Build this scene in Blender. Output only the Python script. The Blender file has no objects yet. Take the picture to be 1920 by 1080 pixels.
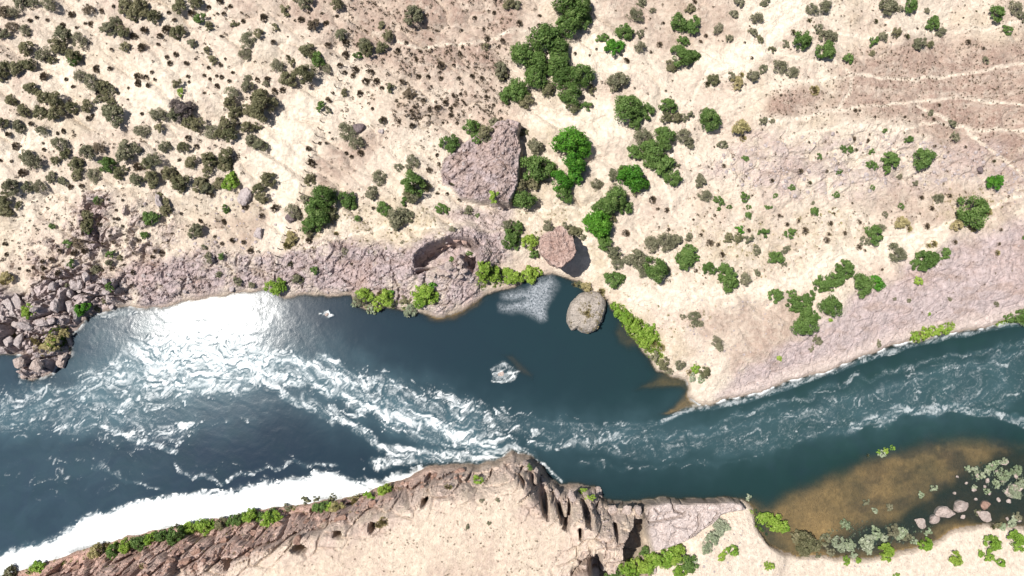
import bpy, math, random
import numpy as np
from mathutils import Vector

random.seed(7)
rng = np.random.default_rng(7)
scene = bpy.context.scene
COL = scene.collection

# ------------------------------------------------------------------ camera, sky, sun, exposure
H = 104.0                       # drone height above the river, metres
F = 1297.0                      # focal length in photo pixels (1920 wide)
TILT = math.atan(130.0 / F)
cam_d = bpy.data.cameras.new("camera")
cam_d.sensor_width = 36.0
cam_d.lens = 36.0 * F / 1920.0
cam_d.clip_start = 0.5
cam_d.clip_end = 6000.0
cam = bpy.data.objects.new("camera", cam_d)
cam.location = (0, 0, H)
cam.rotation_euler = (TILT, 0, 0)
COL.objects.link(cam)
scene.camera = cam
CT, ST = math.cos(TILT), math.sin(TILT)


def px2w(px, py, z=0.0):
    """photo pixel -> point on the level plane at height z"""
    px = np.asarray(px, float); py = np.asarray(py, float)
    a = px - 960.0
    b = 540.0 - py
    dx = a
    dy = b * CT + F * ST
    dz = b * ST - F * CT
    t = (z - H) / dz
    return dx * t, dy * t


gx, gy = px2w(395, 575, 0)
sun_vec = Vector((float(gx), float(gy), H)).normalized()
sun_el = math.asin(sun_vec.z)
sun_d = bpy.data.lights.new("sun", 'SUN')
sun_d.energy = 5.0
sun_d.angle = math.radians(0.5)
sun_d.color = (1.0, 0.965, 0.91)
sun = bpy.data.objects.new("sun", sun_d)
sun.rotation_euler = sun_vec.to_track_quat('Z', 'Y').to_euler()
sun.location = (-60, 0, 150)
COL.objects.link(sun)

world = bpy.data.worlds.new("World")
scene.world = world
world.use_nodes = True
wn = world.node_tree
wn.nodes.clear()
sky = wn.nodes.new('ShaderNodeTexSky')
sky.sky_type = 'NISHITA'
sky.sun_disc = False
sky.sun_elevation = sun_el
sky.sun_rotation = math.atan2(sun_vec.x, sun_vec.y)
bg = wn.nodes.new('ShaderNodeBackground')
bg.inputs['Strength'].default_value = 0.055
wo = wn.nodes.new('ShaderNodeOutputWorld')
wn.links.new(sky.outputs[0], bg.inputs[0])
wn.links.new(bg.outputs[0], wo.inputs[0])

vs = scene.view_settings
vs.view_transform = 'Standard'
vs.look = 'None'
vs.exposure = 0.62
vs.gamma = 1.0
vs.use_curve_mapping = False
scene.cycles.max_bounces = 6
scene.cycles.diffuse_bounces = 2
scene.cycles.transparent_max_bounces = 12

# ------------------------------------------------------------------ noise helpers (numpy)
_perm = np.random.default_rng(11).permutation(256)
_perm = np.concatenate([_perm, _perm, _perm])
_ang = np.arange(256) * 2.399963
_gx, _gy = np.cos(_ang), np.sin(_ang)
_rnd = np.random.default_rng(5).random((4, 256))


def _hash(ix, iy, seed):
    return _perm[_perm[(ix + seed * 37) & 255] + ((iy + seed * 101) & 255)]


def perlin(x, y, seed=0):
    x0 = np.floor(x); y0 = np.floor(y)
    fx = x - x0; fy = y - y0
    ix = x0.astype(np.int64); iy = y0.astype(np.int64)
    u = fx * fx * fx * (fx * (fx * 6 - 15) + 10)
    v = fy * fy * fy * (fy * (fy * 6 - 15) + 10)

    def g(a, b):
        h = _hash(ix + a, iy + b, seed)
        return _gx[h] * (fx - a) + _gy[h] * (fy - b)
    n0 = g(0, 0) * (1 - u) + g(1, 0) * u
    n1 = g(0, 1) * (1 - u) + g(1, 1) * u
    return (n0 * (1 - v) + n1 * v) * 1.5


def fbm(x, y, octv=4, seed=0, gain=0.5):
    a = 1.0; s = 0.0; n = 0.0
    for i in range(octv):
        s = s + a * perlin(x * 2 ** i + 3.7 * i, y * 2 ** i - 9.1 * i, seed + i)
        n += a
        a *= gain
    return s / n


def worley(x, y, seed=0):
    """F1, F2 and three random numbers of the nearest cell, plus offset to it"""
    ix = np.floor(x).astype(np.int64); iy = np.floor(y).astype(np.int64)
    f1 = np.full(x.shape, 9.0); f2 = np.full(x.shape, 9.0)
    idn = np.zeros(x.shape, np.int64); ox = np.zeros(x.shape); oy = np.zeros(x.shape)
    for a in (-1, 0, 1):
        for b in (-1, 0, 1):
            h = _hash(ix + a, iy + b, seed)
            dx = ix + a + _rnd[0][h] - x
            dy = iy + b + _rnd[1][h] - y
            d = np.sqrt(dx * dx + dy * dy)
            c = d < f1
            f2 = np.where(c, f1, np.minimum(f2, d))
            f1 = np.where(c, d, f1)
            idn = np.where(c, h, idn)
            ox = np.where(c, dx, ox); oy = np.where(c, dy, oy)
    return f1, f2, _rnd[2][idn], _rnd[3][idn], ox, oy


def ss(a, b, x):
    t = np.clip((x - a) / (b - a), 0, 1)
    return t * t * (3 - 2 * t)


def seg_dist2(X, Y, ax, ay, bx, by):
    dx, dy = bx - ax, by - ay
    L = dx * dx + dy * dy + 1e-12
    t = np.clip(((X - ax) * dx + (Y - ay) * dy) / L, 0, 1)
    ex = X - ax - t * dx; ey = Y - ay - t * dy
    return ex * ex + ey * ey, t


def line_dist(X, Y, pts):
    d = np.full(X.shape, 1e9)
    for (ax, ay), (bx, by) in zip(pts[:-1], pts[1:]):
        d = np.minimum(d, seg_dist2(X, Y, ax, ay, bx, by)[0])
    return np.sqrt(d)


def poly_sd(X, Y, pts, margin=8.0):
    """signed distance, positive inside; far outside = -margin"""
    margin = float(margin)
    out = np.full(X.shape, -margin)
    P = np.array(pts)
    m = ((X > P[:, 0].min() - margin) & (X < P[:, 0].max() + margin) &
         (Y > P[:, 1].min() - margin) & (Y < P[:, 1].max() + margin))
    x = X[m]; y = Y[m]
    if x.size == 0:
        return out
    d = np.full(x.shape, 1e9); ins = np.zeros(x.shape, bool)
    n = len(pts)
    for i in range(n):
        ax, ay = pts[i]; bx, by = pts[(i + 1) % n]
        d = np.minimum(d, seg_dist2(x, y, ax, ay, bx, by)[0])
        if ay != by:
            c = ((ay > y) != (by > y)) & (x < (bx - ax) * (y - ay) / (by - ay) + ax)
            ins ^= c
    d = np.sqrt(d)
    out[m] = np.where(ins, d, -np.minimum(d, margin))
    return out


def W(pts, z=0.0):
    a = np.array(pts, float)
    x, y = px2w(a[:, 0], a[:, 1], z)
    return list(zip(x.tolist(), y.tolist()))


# ------------------------------------------------------------------ grid
def axis(lo, hi, step, far):
    core = np.arange(lo, hi + step * 0.5, step)
    out = []
    s, p = step, core[-1]
    while p < far:
        s *= 1.22; p += s; out.append(p)
    neg = []
    s, p = step, core[0]
    while p > -far:
        s *= 1.22; p -= s; neg.append(p)
    return np.array(neg[::-1] + core.tolist() + out)


XS = axis(-86, 86, 0.18, 1800)
YS = axis(-39, 60, 0.18, 1800)
X, Y = np.meshgrid(XS, YS)

# ------------------------------------------------------------------ shorelines (photo pixels, water plane)
NORTH = [(-2600, 560), (-700, 620), (-200, 665), (0, 662), (47, 663), (40, 690), (37, 707), (60, 713), (100, 700), (112, 682), (132, 668),
         (130, 650), (127, 637), (138, 618), (153, 607), (167, 590), (200, 580), (237, 573), (273, 580), (300, 577), (340, 566),
         (400, 556), (450, 549), (490, 545), (515, 548), (537, 557), (573, 551), (613, 556), (657, 551), (667, 573), (693, 578),
         (733, 578), (760, 578), (797, 590), (830, 594), (870, 581), (907, 554), (940, 541), (965, 535), (993, 518), (1037, 511),
         (1060, 522), (1088, 528), (1095, 545), (1120, 556), (1140, 562), (1150, 580), (1167, 602), (1190, 637), (1213, 663), (1233, 693),
         (1262, 705), (1288, 709), (1292, 728), (1290, 745), (1310, 755), (1337, 757), (1370, 747), (1440, 733), (1473, 717), (1540, 697),
         (1607, 673), (1673, 647), (1723, 637), (1790, 623), (1867, 607), (1920, 601), (2100, 560), (2600, 470), (4200, 200)]
SOUTH = [(-2600, 1600), (-700, 1240), (-200, 1120), (0, 1078), (60, 1063), (133, 1040), (187, 1020), (267, 1000), (333, 987), (417, 970),
         (480, 956), (530, 950), (580, 943), (640, 933), (680, 927), (707, 913), (740, 903), (773, 892), (795, 878), (847, 872), (897, 872),
         (927, 865), (960, 848), (993, 856), (1015, 872), (1024, 893), (1050, 908), (1093, 910), (1115, 914), (1133, 937), (1160, 941),
         (1193, 942), (1223, 936), (1287, 937), (1333, 934), (1393, 936), (1412, 953), (1416, 985), (1440, 1020), (1470, 1040), (1533, 1043), (1613, 1050),
         (1673, 1040), (1750, 1017), (1787, 995), (1833, 984), (1920, 988), (2100, 960), (2600, 900), (4200, 560)]
nW, sW = W(NORTH), W(SOUTH)
warp = fbm(X / 3.0, Y / 3.0, 3, 40) * 0.55
warp2 = fbm(X / 3.0, Y / 3.0, 3, 47) * 0.55
XW, YW = X + warp, Y + warp2
sd_w = poly_sd(XW, YW, nW + sW[::-1], margin=4000.0)     # + in the river
dl = -sd_w                                               # + on land
nxs = np.array(nW); sxs = np.array(sW)
ymid = 0.5 * (np.interp(X, nxs[:, 0], nxs[:, 1]) + np.interp(X, sxs[:, 0], sxs[:, 1]))
north = Y > ymid
dS = line_dist(XW, YW, sW)


def ppx(v, z=0.0):
    return float(px2w(v, 800, z)[0])


# ---- base relief
broad = fbm(X / 26.0, Y / 26.0, 3, 3)
mid = fbm(X / 7.0, Y / 7.0, 4, 8)
small = fbm(X / 2.0, Y / 2.0, 4, 14)
dpos = np.maximum(dl, 0)
hN = 0.30 * ss(0, 0.7, dpos) + 0.9 * ss(0.3, 6, dpos) + 0.075 * np.minimum(dpos, 120) + 0.03 * np.maximum(dpos - 120, 0) \
    + broad * 1.6 * ss(3, 20, dpos) + mid * 0.55 * ss(1, 8, dpos) + small * 0.13 * ss(0.3, 3, dpos)
hS_low = 0.25 * ss(0, 0.5, dpos) + 0.07 * np.minimum(dpos, 30) + small * 0.08 * ss(0.2, 2, dpos) + mid * 0.15 * ss(0.5, 4, dpos)
Hgt = np.where(north, hN, hS_low)


def interp_grid(arr, x, y):
    x = np.asarray(x, float); y = np.asarray(y, float)
    i = np.clip(np.searchsorted(XS, x) - 1, 0, len(XS) - 2)
    j = np.clip(np.searchsorted(YS, y) - 1, 0, len(YS) - 2)
    fx = (x - XS[i]) / (XS[i + 1] - XS[i]); fy = (y - YS[j]) / (YS[j + 1] - YS[j])
    return ((arr[j, i] * (1 - fx) + arr[j, i + 1] * fx) * (1 - fy) +
            (arr[j + 1, i] * (1 - fx) + arr[j + 1, i + 1] * fx) * fy)


def drop(px, py, arr=None, it=6):
    """photo pixel -> point where its ray meets the terrain"""
    arr = Hgt if arr is None else arr
    z = np.zeros_like(np.asarray(px, float))
    for _ in range(it):
        x, y = px2w(px, py, z)
        z = np.maximum(interp_grid(arr, x, y), 0.0)
    return x, y, z


ru = X * .82 - Y * .57; rv = X * .57 + Y * .82
rill = np.clip(1 - np.abs(fbm(ru / 16 + fbm(X / 9, Y / 9, 2, 83) * .5, rv / 5.5, 3, 81)) * 3.2, 0, 1) ** 1.5
ru2 = X * .90 + Y * .43; rv2 = -X * .43 + Y * .90
rill2 = np.clip(1 - np.abs(fbm(ru2 / 12 + fbm(X / 6, Y / 6, 2, 89) * .5, rv2 / 3.0, 3, 87)) * 3.0, 0, 1) ** 1.6
eastw = ss(8, 30, X)
rills = np.clip(rill * (1 - eastw * .6) + rill2 * eastw * .28 * ss(.35, .65, fbm(X / 11, Y / 11, 2, 93) * .5 + .5), 0, 1) * ss(3, 9, dpos)
Hgt = Hgt - north * rills * .75 + north * ss(3, 10, dpos) * fbm(X / 3.4, Y / 3.4, 4, 85, .6) * .38
BASE = Hgt.copy()


def WG(pts):
    a = np.array(pts, float)
    x, y, z = drop(a[:, 0], a[:, 1], BASE)
    return list(zip(x.tolist(), y.tolist()))


def region(pts, soft=1.2, wamp=1.0, flat=None):
    """soft 0..1 mask of a polygon given in photo pixels"""
    P = WG(pts) if flat is None else W(pts, flat)
    sd = poly_sd(X + fbm(X / 5, Y / 5, 3, 61) * wamp * 2, Y + fbm(X / 5, Y / 5, 3, 67) * wamp * 2, P, 10)
    return ss(-soft, soft, sd)


# ---- south mesa
MESA = [(-2600, 2600, 8), (-500, 1330, 8), (-200, 1215, 8), (80, 1140, 8), (240, 1095, 8), (330, 1068, 8), (420, 1048, 8), (520, 1012, 8), (600, 985, 8),
        (700, 950, 7), (790, 915, 6.5), (850, 897, 6), (905, 892, 6), (960, 868, 5.5), (990, 874, 5.5), (1003, 890, 5.5), (1012, 920, 5.5), (1052, 930, 4.5), (1100, 930, 4),
        (1128, 950, 4), (1165, 952, 3.5), (1196, 954, 3.5), (1203, 964, 4), (1196, 976, 6), (1192, 998, 7.5), (1180, 1014, 9), (1166, 1028, 8.5), (1160, 1046, 8), (1154, 1070, 7.5), (1136, 1072, 7.5), (1131, 1048, 8.5), (1124, 1037, 9),
        (1113, 1040, 9), (1100, 1060, 9), (1084, 1084, 9), (1050, 1140, 9), (1010, 1500, 8), (1000, 2600, 8)]
mW = [W([(a_, b_)], c_)[0] for a_, b_, c_ in MESA]
sdM = poly_sd(X + fbm(X / 2.2, Y / 2.2, 3, 71) * 0.7, Y + fbm(X / 2.2, Y / 2.2, 3, 77) * 0.7, mW, 60)
mesa_z = 3.6 + 5.2 * ss(0.2, 3.6, dS) + 1.2 * ss(ppx(1060, 8), ppx(1140, 8), X) * ss(1.5, 5, dS) + 0.35 * mid + 0.25 * broad + 0.10 * small - 0.5 * ss(1.6, 0, sdM)
t_slope = np.clip(dpos / (dpos + np.maximum(-sdM, 0) + 1e-3), 0, 1)
h_slope = mesa_z * t_slope ** 0.85
eastm = ss(ppx(1085), ppx(1112), X) * (Y < float(px2w(1160, 962)[1]))
gul = 0.7 + 0.05 * mid
h_out = h_slope * (1 - eastm) + np.minimum(h_slope, hS_low * .6 + 0.15) * eastm
h_out = np.where(X > ppx(1215), hS_low, h_out)
southmask = (~north) & (dl > 0)
Hgt = np.where(southmask, np.where(sdM > 0, mesa_z, h_out), Hgt)
mesa_in = ss(-0.3, 0.3, sdM) * southmask
slope_band = southmask * (X < ppx(1150)) * (1 - ss(0.0, 2.0, sdM)) * (1 - eastm)

# ---- low rock shelf east of the mesa
SHELF = [(1207, 952), (1224, 944), (1287, 944), (1333, 941), (1390, 944), (1402, 957), (1352, 968), (1332, 988), (1307, 1006),
         (1292, 1016), (1226, 1036), (1216, 1002), (1210, 976)]
sdQ = poly_sd(X + warp * 0.5, Y + warp2 * 0.5, W(SHELF, 2.4), 8)
shelf_z = 2.5 + 0.25 * mid + 0.08 * small - 0.02 * (X - ppx(1300))
Hgt = np.where((sdQ > -0.5) & southmask & (sdM < -0.2), np.maximum(Hgt, shelf_z * ss(-0.5, 0.25, sdQ)), Hgt)
shelf_in = ss(-0.4, 0.2, sdQ) * southmask
# gentle sand rise east of the shelf
rise = region([(1300, 1010), (1345, 985), (1400, 965), (1440, 1000), (1468, 1050), (1440, 1200), (1290, 1200), (1285, 1060)], 1.5, 0.5)
Hgt = Hgt + rise * 0.9 * southmask

n2_pre = fbm(X / 2.4, Y / 2.4, 4, 31, .65) * 0.5 + 0.5
# ---- rocky zones of the north bank: raise, then break into blocks
P_CRAG = [(-300, 500), (0, 540), (40, 555), (90, 520), (140, 495), (200, 505), (235, 530), (240, 570), (200, 590), (140, 640), (130, 700), (60, 720), (0, 680), (-300, 690)]
P_CRAG2 = [(150, 420), (170, 370), (200, 365), (195, 470), (160, 480)]
P_SLAB = [(215, 520), (270, 490), (400, 470), (520, 480), (600, 455), (650, 445), (720, 460), (780, 470), (850, 440), (905, 430), (950, 425), (955, 480), (905, 520),
          (900, 550), (830, 592), (770, 575), (650, 548), (560, 550), (430, 545), (280, 575)]
P_OUT = [(826, 320), (833, 298), (868, 272), (905, 250), (950, 236), (977, 240), (970, 262), (977, 288), (974, 330), (967, 362),
         (957, 388), (900, 380), (862, 374), (848, 352), (832, 346)]
P_SCREE = [(1340, 745), (1400, 690), (1500, 620), (1600, 560), (1665, 525), (1705, 495), (1800, 450), (1900, 415), (2200, 360), (2200, 530),
           (1920, 592), (1800, 612), (1700, 636), (1600, 668), (1500, 702), (1400, 738)]
P_STONY = [(1330, 300), (1420, 262), (1560, 248), (1700, 252), (1830, 275), (1920, 270), (2000, 300), (1900, 400), (1820, 330), (1740, 350), (1600, 360),
           (1500, 380), (1400, 350), (1330, 330)]
P_SLAB2 = [(815, 385), (960, 385), (960, 430), (900, 430), (830, 410)]
m_crag = region(P_CRAG, 1.6, 0.9)
m_crag2 = np.maximum(region(P_CRAG2, 1.5, 0.9), .55 * region([(20, 470), (110, 420), (180, 380), (300, 370), (330, 430), (270, 500), (200, 510), (60, 540)], 2.5, 1.4) * ss(.42, .60, n2_pre))
m_slab = region(P_SLAB, 1.4, 0.9)
m_scree = region(P_SCREE, 1.5, 0.8)
m_stony = region(P_STONY, 2.0, 1.2)
m_slab2 = region(P_SLAB2, 1.2, 0.8)
sdO = poly_sd(X + warp * 0.7, Y + warp2 * 0.7, WG(P_OUT), 8)
nm = north & (dl > 0)
Hgt = Hgt + nm * (m_crag * 1.9 * ss(0.0, 1.5, dpos) + m_slab * (0.7 * ss(0, 1.2, dpos)) + m_crag2 * 1.0)
mound = region([(770, 470), (830, 440), (900, 440), (912, 480), (900, 520), (840, 515), (770, 510)], 2.5, 0.4)
Hgt = Hgt + mound * 3.6 * nm
ox0 = WG([(826, 320)])[0][0]
Hgt = Hgt + ss(-0.35, 0.2, sdO) * nm * (0.5 + 3.9 * ss(ox0, ox0 + 10.5, X)) * (0.75 + 0.25 * ss(0, 3, sdO))

rockm = np.clip(m_crag + m_crag2 + m_slab * 0.75 + ss(-0.4, 0.4, sdO) + m_slab2 * 0.5 + m_scree * 0.35 + m_stony * 0.4, 0, 1) * nm
rockm = np.maximum(rockm, np.clip(slope_band, 0, 1) * ss(0.2, 1.0, dpos) * 0.9)
rockm = np.maximum(rockm, shelf_in * 0.6)
mrim = southmask * ss(2.2, 0.3, np.abs(sdM)) * 0.7
rockm = np.maximum(rockm, mrim)

# blocks and cracks, bedding runs obliquely to the river
rot = math.radians(-28)
cr, sr = math.cos(rot), math.sin(rot)
U = X * cr - Y * sr + fbm(X / 4, Y / 4, 2, 90) * 0.8
V = X * sr + Y * cr + fbm(X / 4, Y / 4, 2, 95) * 0.8
f1, f2, ra, rb, ox, oy = worley(U / 3.1, V / 2.0, 1)
blk = (ra - 0.5) * 2.0 + ox * (rb - 0.5) * 1.6 + oy * (ra - 0.5) * 1.2
crack = ss(0.17, 0.02, f2 - f1)
g1, g2, rc, rd, px_, py_ = worley(U / 0.95, V / 0.7, 2)
blk2 = (rc - 0.5) * 0.5 + px_ * (rd - 0.5) * 0.5
crack2 = ss(0.14, 0.0, g2 - g1)
strong = np.clip(m_crag + m_crag2 * 0.8 + 0.12 * ss(-0.4, 0.4, sdO) + 0.16 * m_slab + 0.06 * m_scree + 0.12 * m_stony, 0, 1) * nm
strong = np.maximum(strong, np.clip(slope_band, 0, 1) * ss(0.3, 1.2, dpos) * 0.95)
mledge = southmask * ss(5.0, 0.5, np.abs(sdM + 0.5 * mid * 3)) * ss(.2, 1.2, dpos)
strong = np.maximum(strong, mledge * .30)
strong = np.maximum(strong, shelf_in * 0.07)
shore_fade = ss(0.0, 0.8, dpos)
relief = strong * (blk * 1.0 - crack * 1.7 + blk2 * 0.9 - crack2 * 0.35) * shore_fade
relief += rockm * (blk2 * 0.42 - crack2 * 0.22 + small * 0.40 + blk * .16 - crack * .10) * shore_fade
lz = (Hgt + relief + .22 * U + .15 * mid) / .62
lf = lz - np.floor(lz)
relief = relief + np.clip(rockm - .25 * m_scree, 0, 1) * .34 * (ss(.55, .95, lf) - lf) * shore_fade
Hgt = np.where(dl > 0, np.maximum(Hgt + relief, 0.06 + 0.15 * ss(0, 0.5, dpos)), Hgt)


def carve(pts, depth_to, z=None, edge=0.18, wob=0.25):
    global Hgt
    P = WG(pts) if z is None else W(pts, z)
    sd = poly_sd(X + warp * wob, Y + warp2 * wob, P, 5)
    k = ss(-edge, edge, sd)
    Hgt = np.where(dl > 0, Hgt * (1 - k) + np.minimum(Hgt, depth_to + 0.3 * small) * k, Hgt)
    return k


# hollow in the slab, with rim
pit = carve([(781, 490), (805, 470), (828, 459), (846, 453), (862, 455), (883, 459), (895, 471), (898, 490), (888, 511), (876, 500),
             (868, 478), (858, 482), (850, 495), (842, 497), (828, 499), (812, 506), (783, 503)], 0.2, edge=0.55)
carve([(781, 511), (812, 503), (814, 506), (785, 516)], 1.2, edge=0.12)


def k45(pts):
    return [(960 + a / 4.5, 840 + b / 4.5) for a, b in pts]


for q in ([(236, 340), (303, 325), (306, 460), (296, 560), (268, 530), (235, 420)],
          [(368, 390), (408, 375), (418, 510), (446, 590), (415, 605), (380, 500)],
          [(468, 545), (484, 450), (494, 480), (488, 570), (455, 655), (428, 640)],
          [(586, 452), (634, 470), (674, 570), (655, 635), (618, 622), (600, 500)],
          [(862, 640), (898, 655), (890, 725), (868, 745)],
          [(152, 205), (190, 235), (178, 305), (165, 290)],
          [(60, 225), (105, 280), (98, 300), (70, 260)],
          [(552, 650), (572, 660), (568, 720), (560, 715)],
          [(985, 470), (1002, 480), (1000, 610), (985, 600)]):
    carve(k45(q), 3.0, z=6.0, edge=0.25, wob=0.35)
# dark holes in the red slope
for cx, cy, rx, ry in ((570, 1022, 13, 9), (583, 984, 7, 8), (437, 1050, 9, 9), (383, 1018, 16, 5), (415, 1008, 15, 5), (330, 1028, 13, 5), (455, 1000, 12, 5), (130, 1058, 16, 4),
                       (800, 936, 5, 6), (837, 884, 4, 6), (910, 884, 4, 9), (706, 984, 4, 8), (640, 994, 8, 4)):
    a = np.linspace(0, 6.28, 9)[:-1]
    carve([(cx + rx * math.cos(t) * random.uniform(.7, 1.3), cy + ry * math.sin(t) * random.uniform(.7, 1.3)) for t in a], 3.0, z=6.0, edge=0.25, wob=1.2)
# crag slots on the left
for q in ([(130, 550), (137, 549), (140, 590), (141, 606), (133, 608), (131, 580)], [(143, 566), (147, 564), (151, 585), (155, 605), (151, 610), (147, 590)],
          [(29, 628), (36, 622), (45, 640), (54, 655), (52, 662), (30, 662), (41, 650)], [(18, 606), (30, 602), (38, 620), (30, 632), (24, 616)],
          [(104, 523), (112, 535), (117, 556), (111, 552)], [(88, 558), (102, 566), (92, 570)]):
    carve(q, 0.35, edge=0.14, wob=0.2)
# joints of the low shelf
for ln in ([(1217, 979), (1250, 976), (1284, 968), (1286, 962)], [(1312, 968), (1313, 985), (1308, 998), (1296, 1008)], [(1347, 964), (1330, 984), (1311, 1004)],
           [(1262, 944), (1266, 960), (1284, 966)]):
    d = line_dist(X + warp * 0.3, Y + warp2 * 0.3, W(ln, 2.5))
    Hgt = np.where(southmask, Hgt - 0.9 * ss(0.22, 0.05, d), Hgt)

# ---- footpaths: worn lines, slightly sunk
PATHS = [[(1440, 95), (1500, 110), (1560, 112), (1600, 140), (1590, 180), (1560, 205)], [(1440, 160), (1520, 152), (1600, 140), (1700, 150), (1800, 140), (1920, 120), (2050, 110)],
         [(1560, 60), (1640, 70), (1720, 55), (1800, 60), (1920, 40), (2050, 30)], [(1480, 250), (1580, 238), (1680, 240), (1760, 228), (1850, 245), (1920, 240), (2050, 250)],
         [(1640, 255), (1690, 285), (1740, 320)], [(1720, 200), (1800, 235), (1870, 290), (1920, 330)], [(700, 60), (780, 90), (880, 80), (960, 60)], [(1330, 130), (1290, 200), (1240, 240)],
         [(1440, 222), (1500, 222), (1560, 206), (1650, 195), (1740, 188), (1800, 182), (1850, 190), (1920, 196), (2050, 200)],
         [(985, 420), (1005, 398), (1040, 386), (1080, 388), (1110, 402), (1130, 440)],
         [(1440, 540), (1500, 522), (1560, 488), (1640, 460), (1740, 432), (1800, 410), (1880, 378), (1960, 350)],
         [(1060, 100), (1090, 75), (1130, 50)], [(1180, 560), (1260, 545), (1330, 560), (1440, 540)],
         [(1210, 360), (1190, 420), (1230, 480), (1320, 520)], [(0, 400), (70, 372), (160, 352), (260, 350)], [(30, 412), (100, 390), (150, 360)],
         [(560, 470), (700, 430), (850, 425)], [(1290, 230), (1240, 330), (1270, 420)], [(1630, 455), (1560, 480), (1480, 530), (1440, 580)]]
pathm = np.zeros_like(X)
for ln in PATHS:
    P = WG(ln)
    d = line_dist(X + warp * 1.2, Y + warp2 * 1.2, P)
    pathm = np.maximum(pathm, ss(0.40, 0.1, d) * ss(.2, .5, n2_pre))
Hgt = Hgt - pathm * 0.08 * nm
FENCE = [(657, 0), (656, 60), (650, 110), (636, 150), (617, 192), (601, 235), (586, 280), (572, 330), (560, 380), (540, 430), (521, 480), (515, 512)]

# ---- river bed
SHALLOW = [(1395, 945), (1440, 912), (1540, 868), (1607, 836), (1723, 800), (1807, 790), (1873, 798), (1920, 812), (2100, 780), (2300, 1100), (1470, 1100), (1410, 1000)]
sh1 = ss(-3.2, 4.0, poly_sd(X + warp * 1.5, Y + warp2 * 1.5, W(SHALLOW), 9))
sh2 = ss(-0.6, 1.2, poly_sd(XW, YW, W([(1215, 782), (1250, 755), (1290, 735), (1320, 750), (1345, 758), (1300, 772), (1250, 790)]), 9))
sh3 = 0.92 * ss(-1.0, 1.0, poly_sd(XW, YW, W([(1175, 735), (1200, 712), (1240, 705), (1285, 712), (1285, 730), (1220, 740)]), 9))
sh4 = 0.86 * ss(-1.0, 1.2, poly_sd(XW, YW, W([(1145, 620), (1165, 605), (1195, 645), (1180, 665), (1150, 650)]), 9))
sh5 = 0.86 * ss(-1.0, 1.2, poly_sd(XW, YW, W([(925, 660), (965, 655), (1010, 700), (1005, 725), (960, 700)]), 9))
sh6 = 0.8 * ss(-0.8, 0.8, poly_sd(XW, YW, W([(800, 585), (870, 575), (905, 560), (900, 575), (850, 603), (800, 602)]), 9))
shal = np.clip(np.maximum.reduce([sh1, sh2, sh3, sh4, sh5, sh6]), 0, 1)
deep = 0.25 + 3.4 * ss(-0.6, 3.6, sd_w) + 0.3 * mid
shd = 0.30 + 0.22 * mid + 0.06 * small
bed = -np.maximum(deep * (1 - shal) + shd * shal, 0.05)
bed = np.where(sd_w < 0.6, bed * ss(-0.01, 0.6, sd_w) - 0.04, bed)
Hgt = np.where(sd_w > 0, bed, Hgt)
# trunk of the shoal just breaking the surface is left to stones

# ------------------------------------------------------------------ terrain colours (what the ground IS, not its light)
def c3(*v):
    return np.array(v, float)


SAND, PINK, REDB, GREYR, TAN, OLIVE = c3(.65, .57, .47), c3(.45, .335, .28), c3(.27, .165, .125), c3(.375, .335, .335), c3(.50, .42, .30), c3(.30, .27, .14)
n1 = fbm(X / 9, Y / 9, 5, 21, .6) * 0.5 + 0.5
n2 = fbm(X / 2.4, Y / 2.4, 5, 31, .65) * 0.5 + 0.5
n3 = fbm(X / 0.8, Y / 0.8, 3, 37, .7) * 0.5 + 0.5
C = np.ones(X.shape + (3,)) * SAND


def mix(mask, col):
    global C
    C = C * (1 - mask[..., None]) + col * mask[..., None]


mix(ss(.38, .68, n1 * .40 + n2 * .35 + n3 * .25) * 0.68, PINK)
mix(ss(.52, .75, fbm(X / 14, Y / 14, 4, 33) * .5 + .5 + (n2 - .5) * .4) * .5, TAN)
redz = np.maximum.reduce([
    0.8 * region([(665, -80), (1010, -80), (975, 60), (950, 100), (945, 160), (870, 155), (760, 160), (690, 130), (660, 60)], 3, 1.2),
    0.75 * region([(740, 110), (850, 95), (950, 110), (940, 165), (760, 160)], 2, 1),
    1.0 * region([(1560, 200), (1580, 120), (1640, 95), (1760, 85), (1920, 70), (2300, 60), (2300, 330), (1920, 350), (1800, 280), (1730, 235), (1640, 215)], 3, 1.5),
    0.9 * region([(1450, 180), (1545, 172), (1535, 212), (1450, 218)], 1.5, .8),
    0.75 * region([(585, 305), (650, 262), (700, 245), (722, 262), (650, 335), (600, 360)], 1.2, .7),
    0.55 * region([(430, -60), (660, -60), (652, 70), (560, 50), (470, 35)], 2.5, 1.2),
    0.45 * region([(1140, -50), (1400, -50), (1380, 60), (1250, 95), (1140, 60)], 2.5, 1.2),
    0.35 * region([(380, 420), (470, 390), (510, 420), (470, 470), (380, 470)], 1.5, .8),
    0.5 * region([(1430, 560), (1500, 570), (1480, 690), (1380, 700), (1380, 620)], 2, 1.2),
    0.45 * region([(1280, 560), (1420, 540), (1430, 600), (1300, 640)], 2, 1.4),
    0.4 * region([(1600, 360), (1920, 330), (1920, 420), (1700, 440)], 2.5, 1.4),
    0.5 * region([(700, 190), (960, 160), (960, 240), (800, 240), (700, 230)], 2.5, 1.4)]) * nm
band = fbm(X / 7 + fbm(X / 4, Y / 4, 2, 211) * .6, Y / 1.5, 4, 207, .65) * .5 + .5
mix(redz * ss(.36, .54, n2 * .35 + n3 * .25 + band * .4), REDB)
mix(redz * 0.5, PINK * 0.82)
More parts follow.
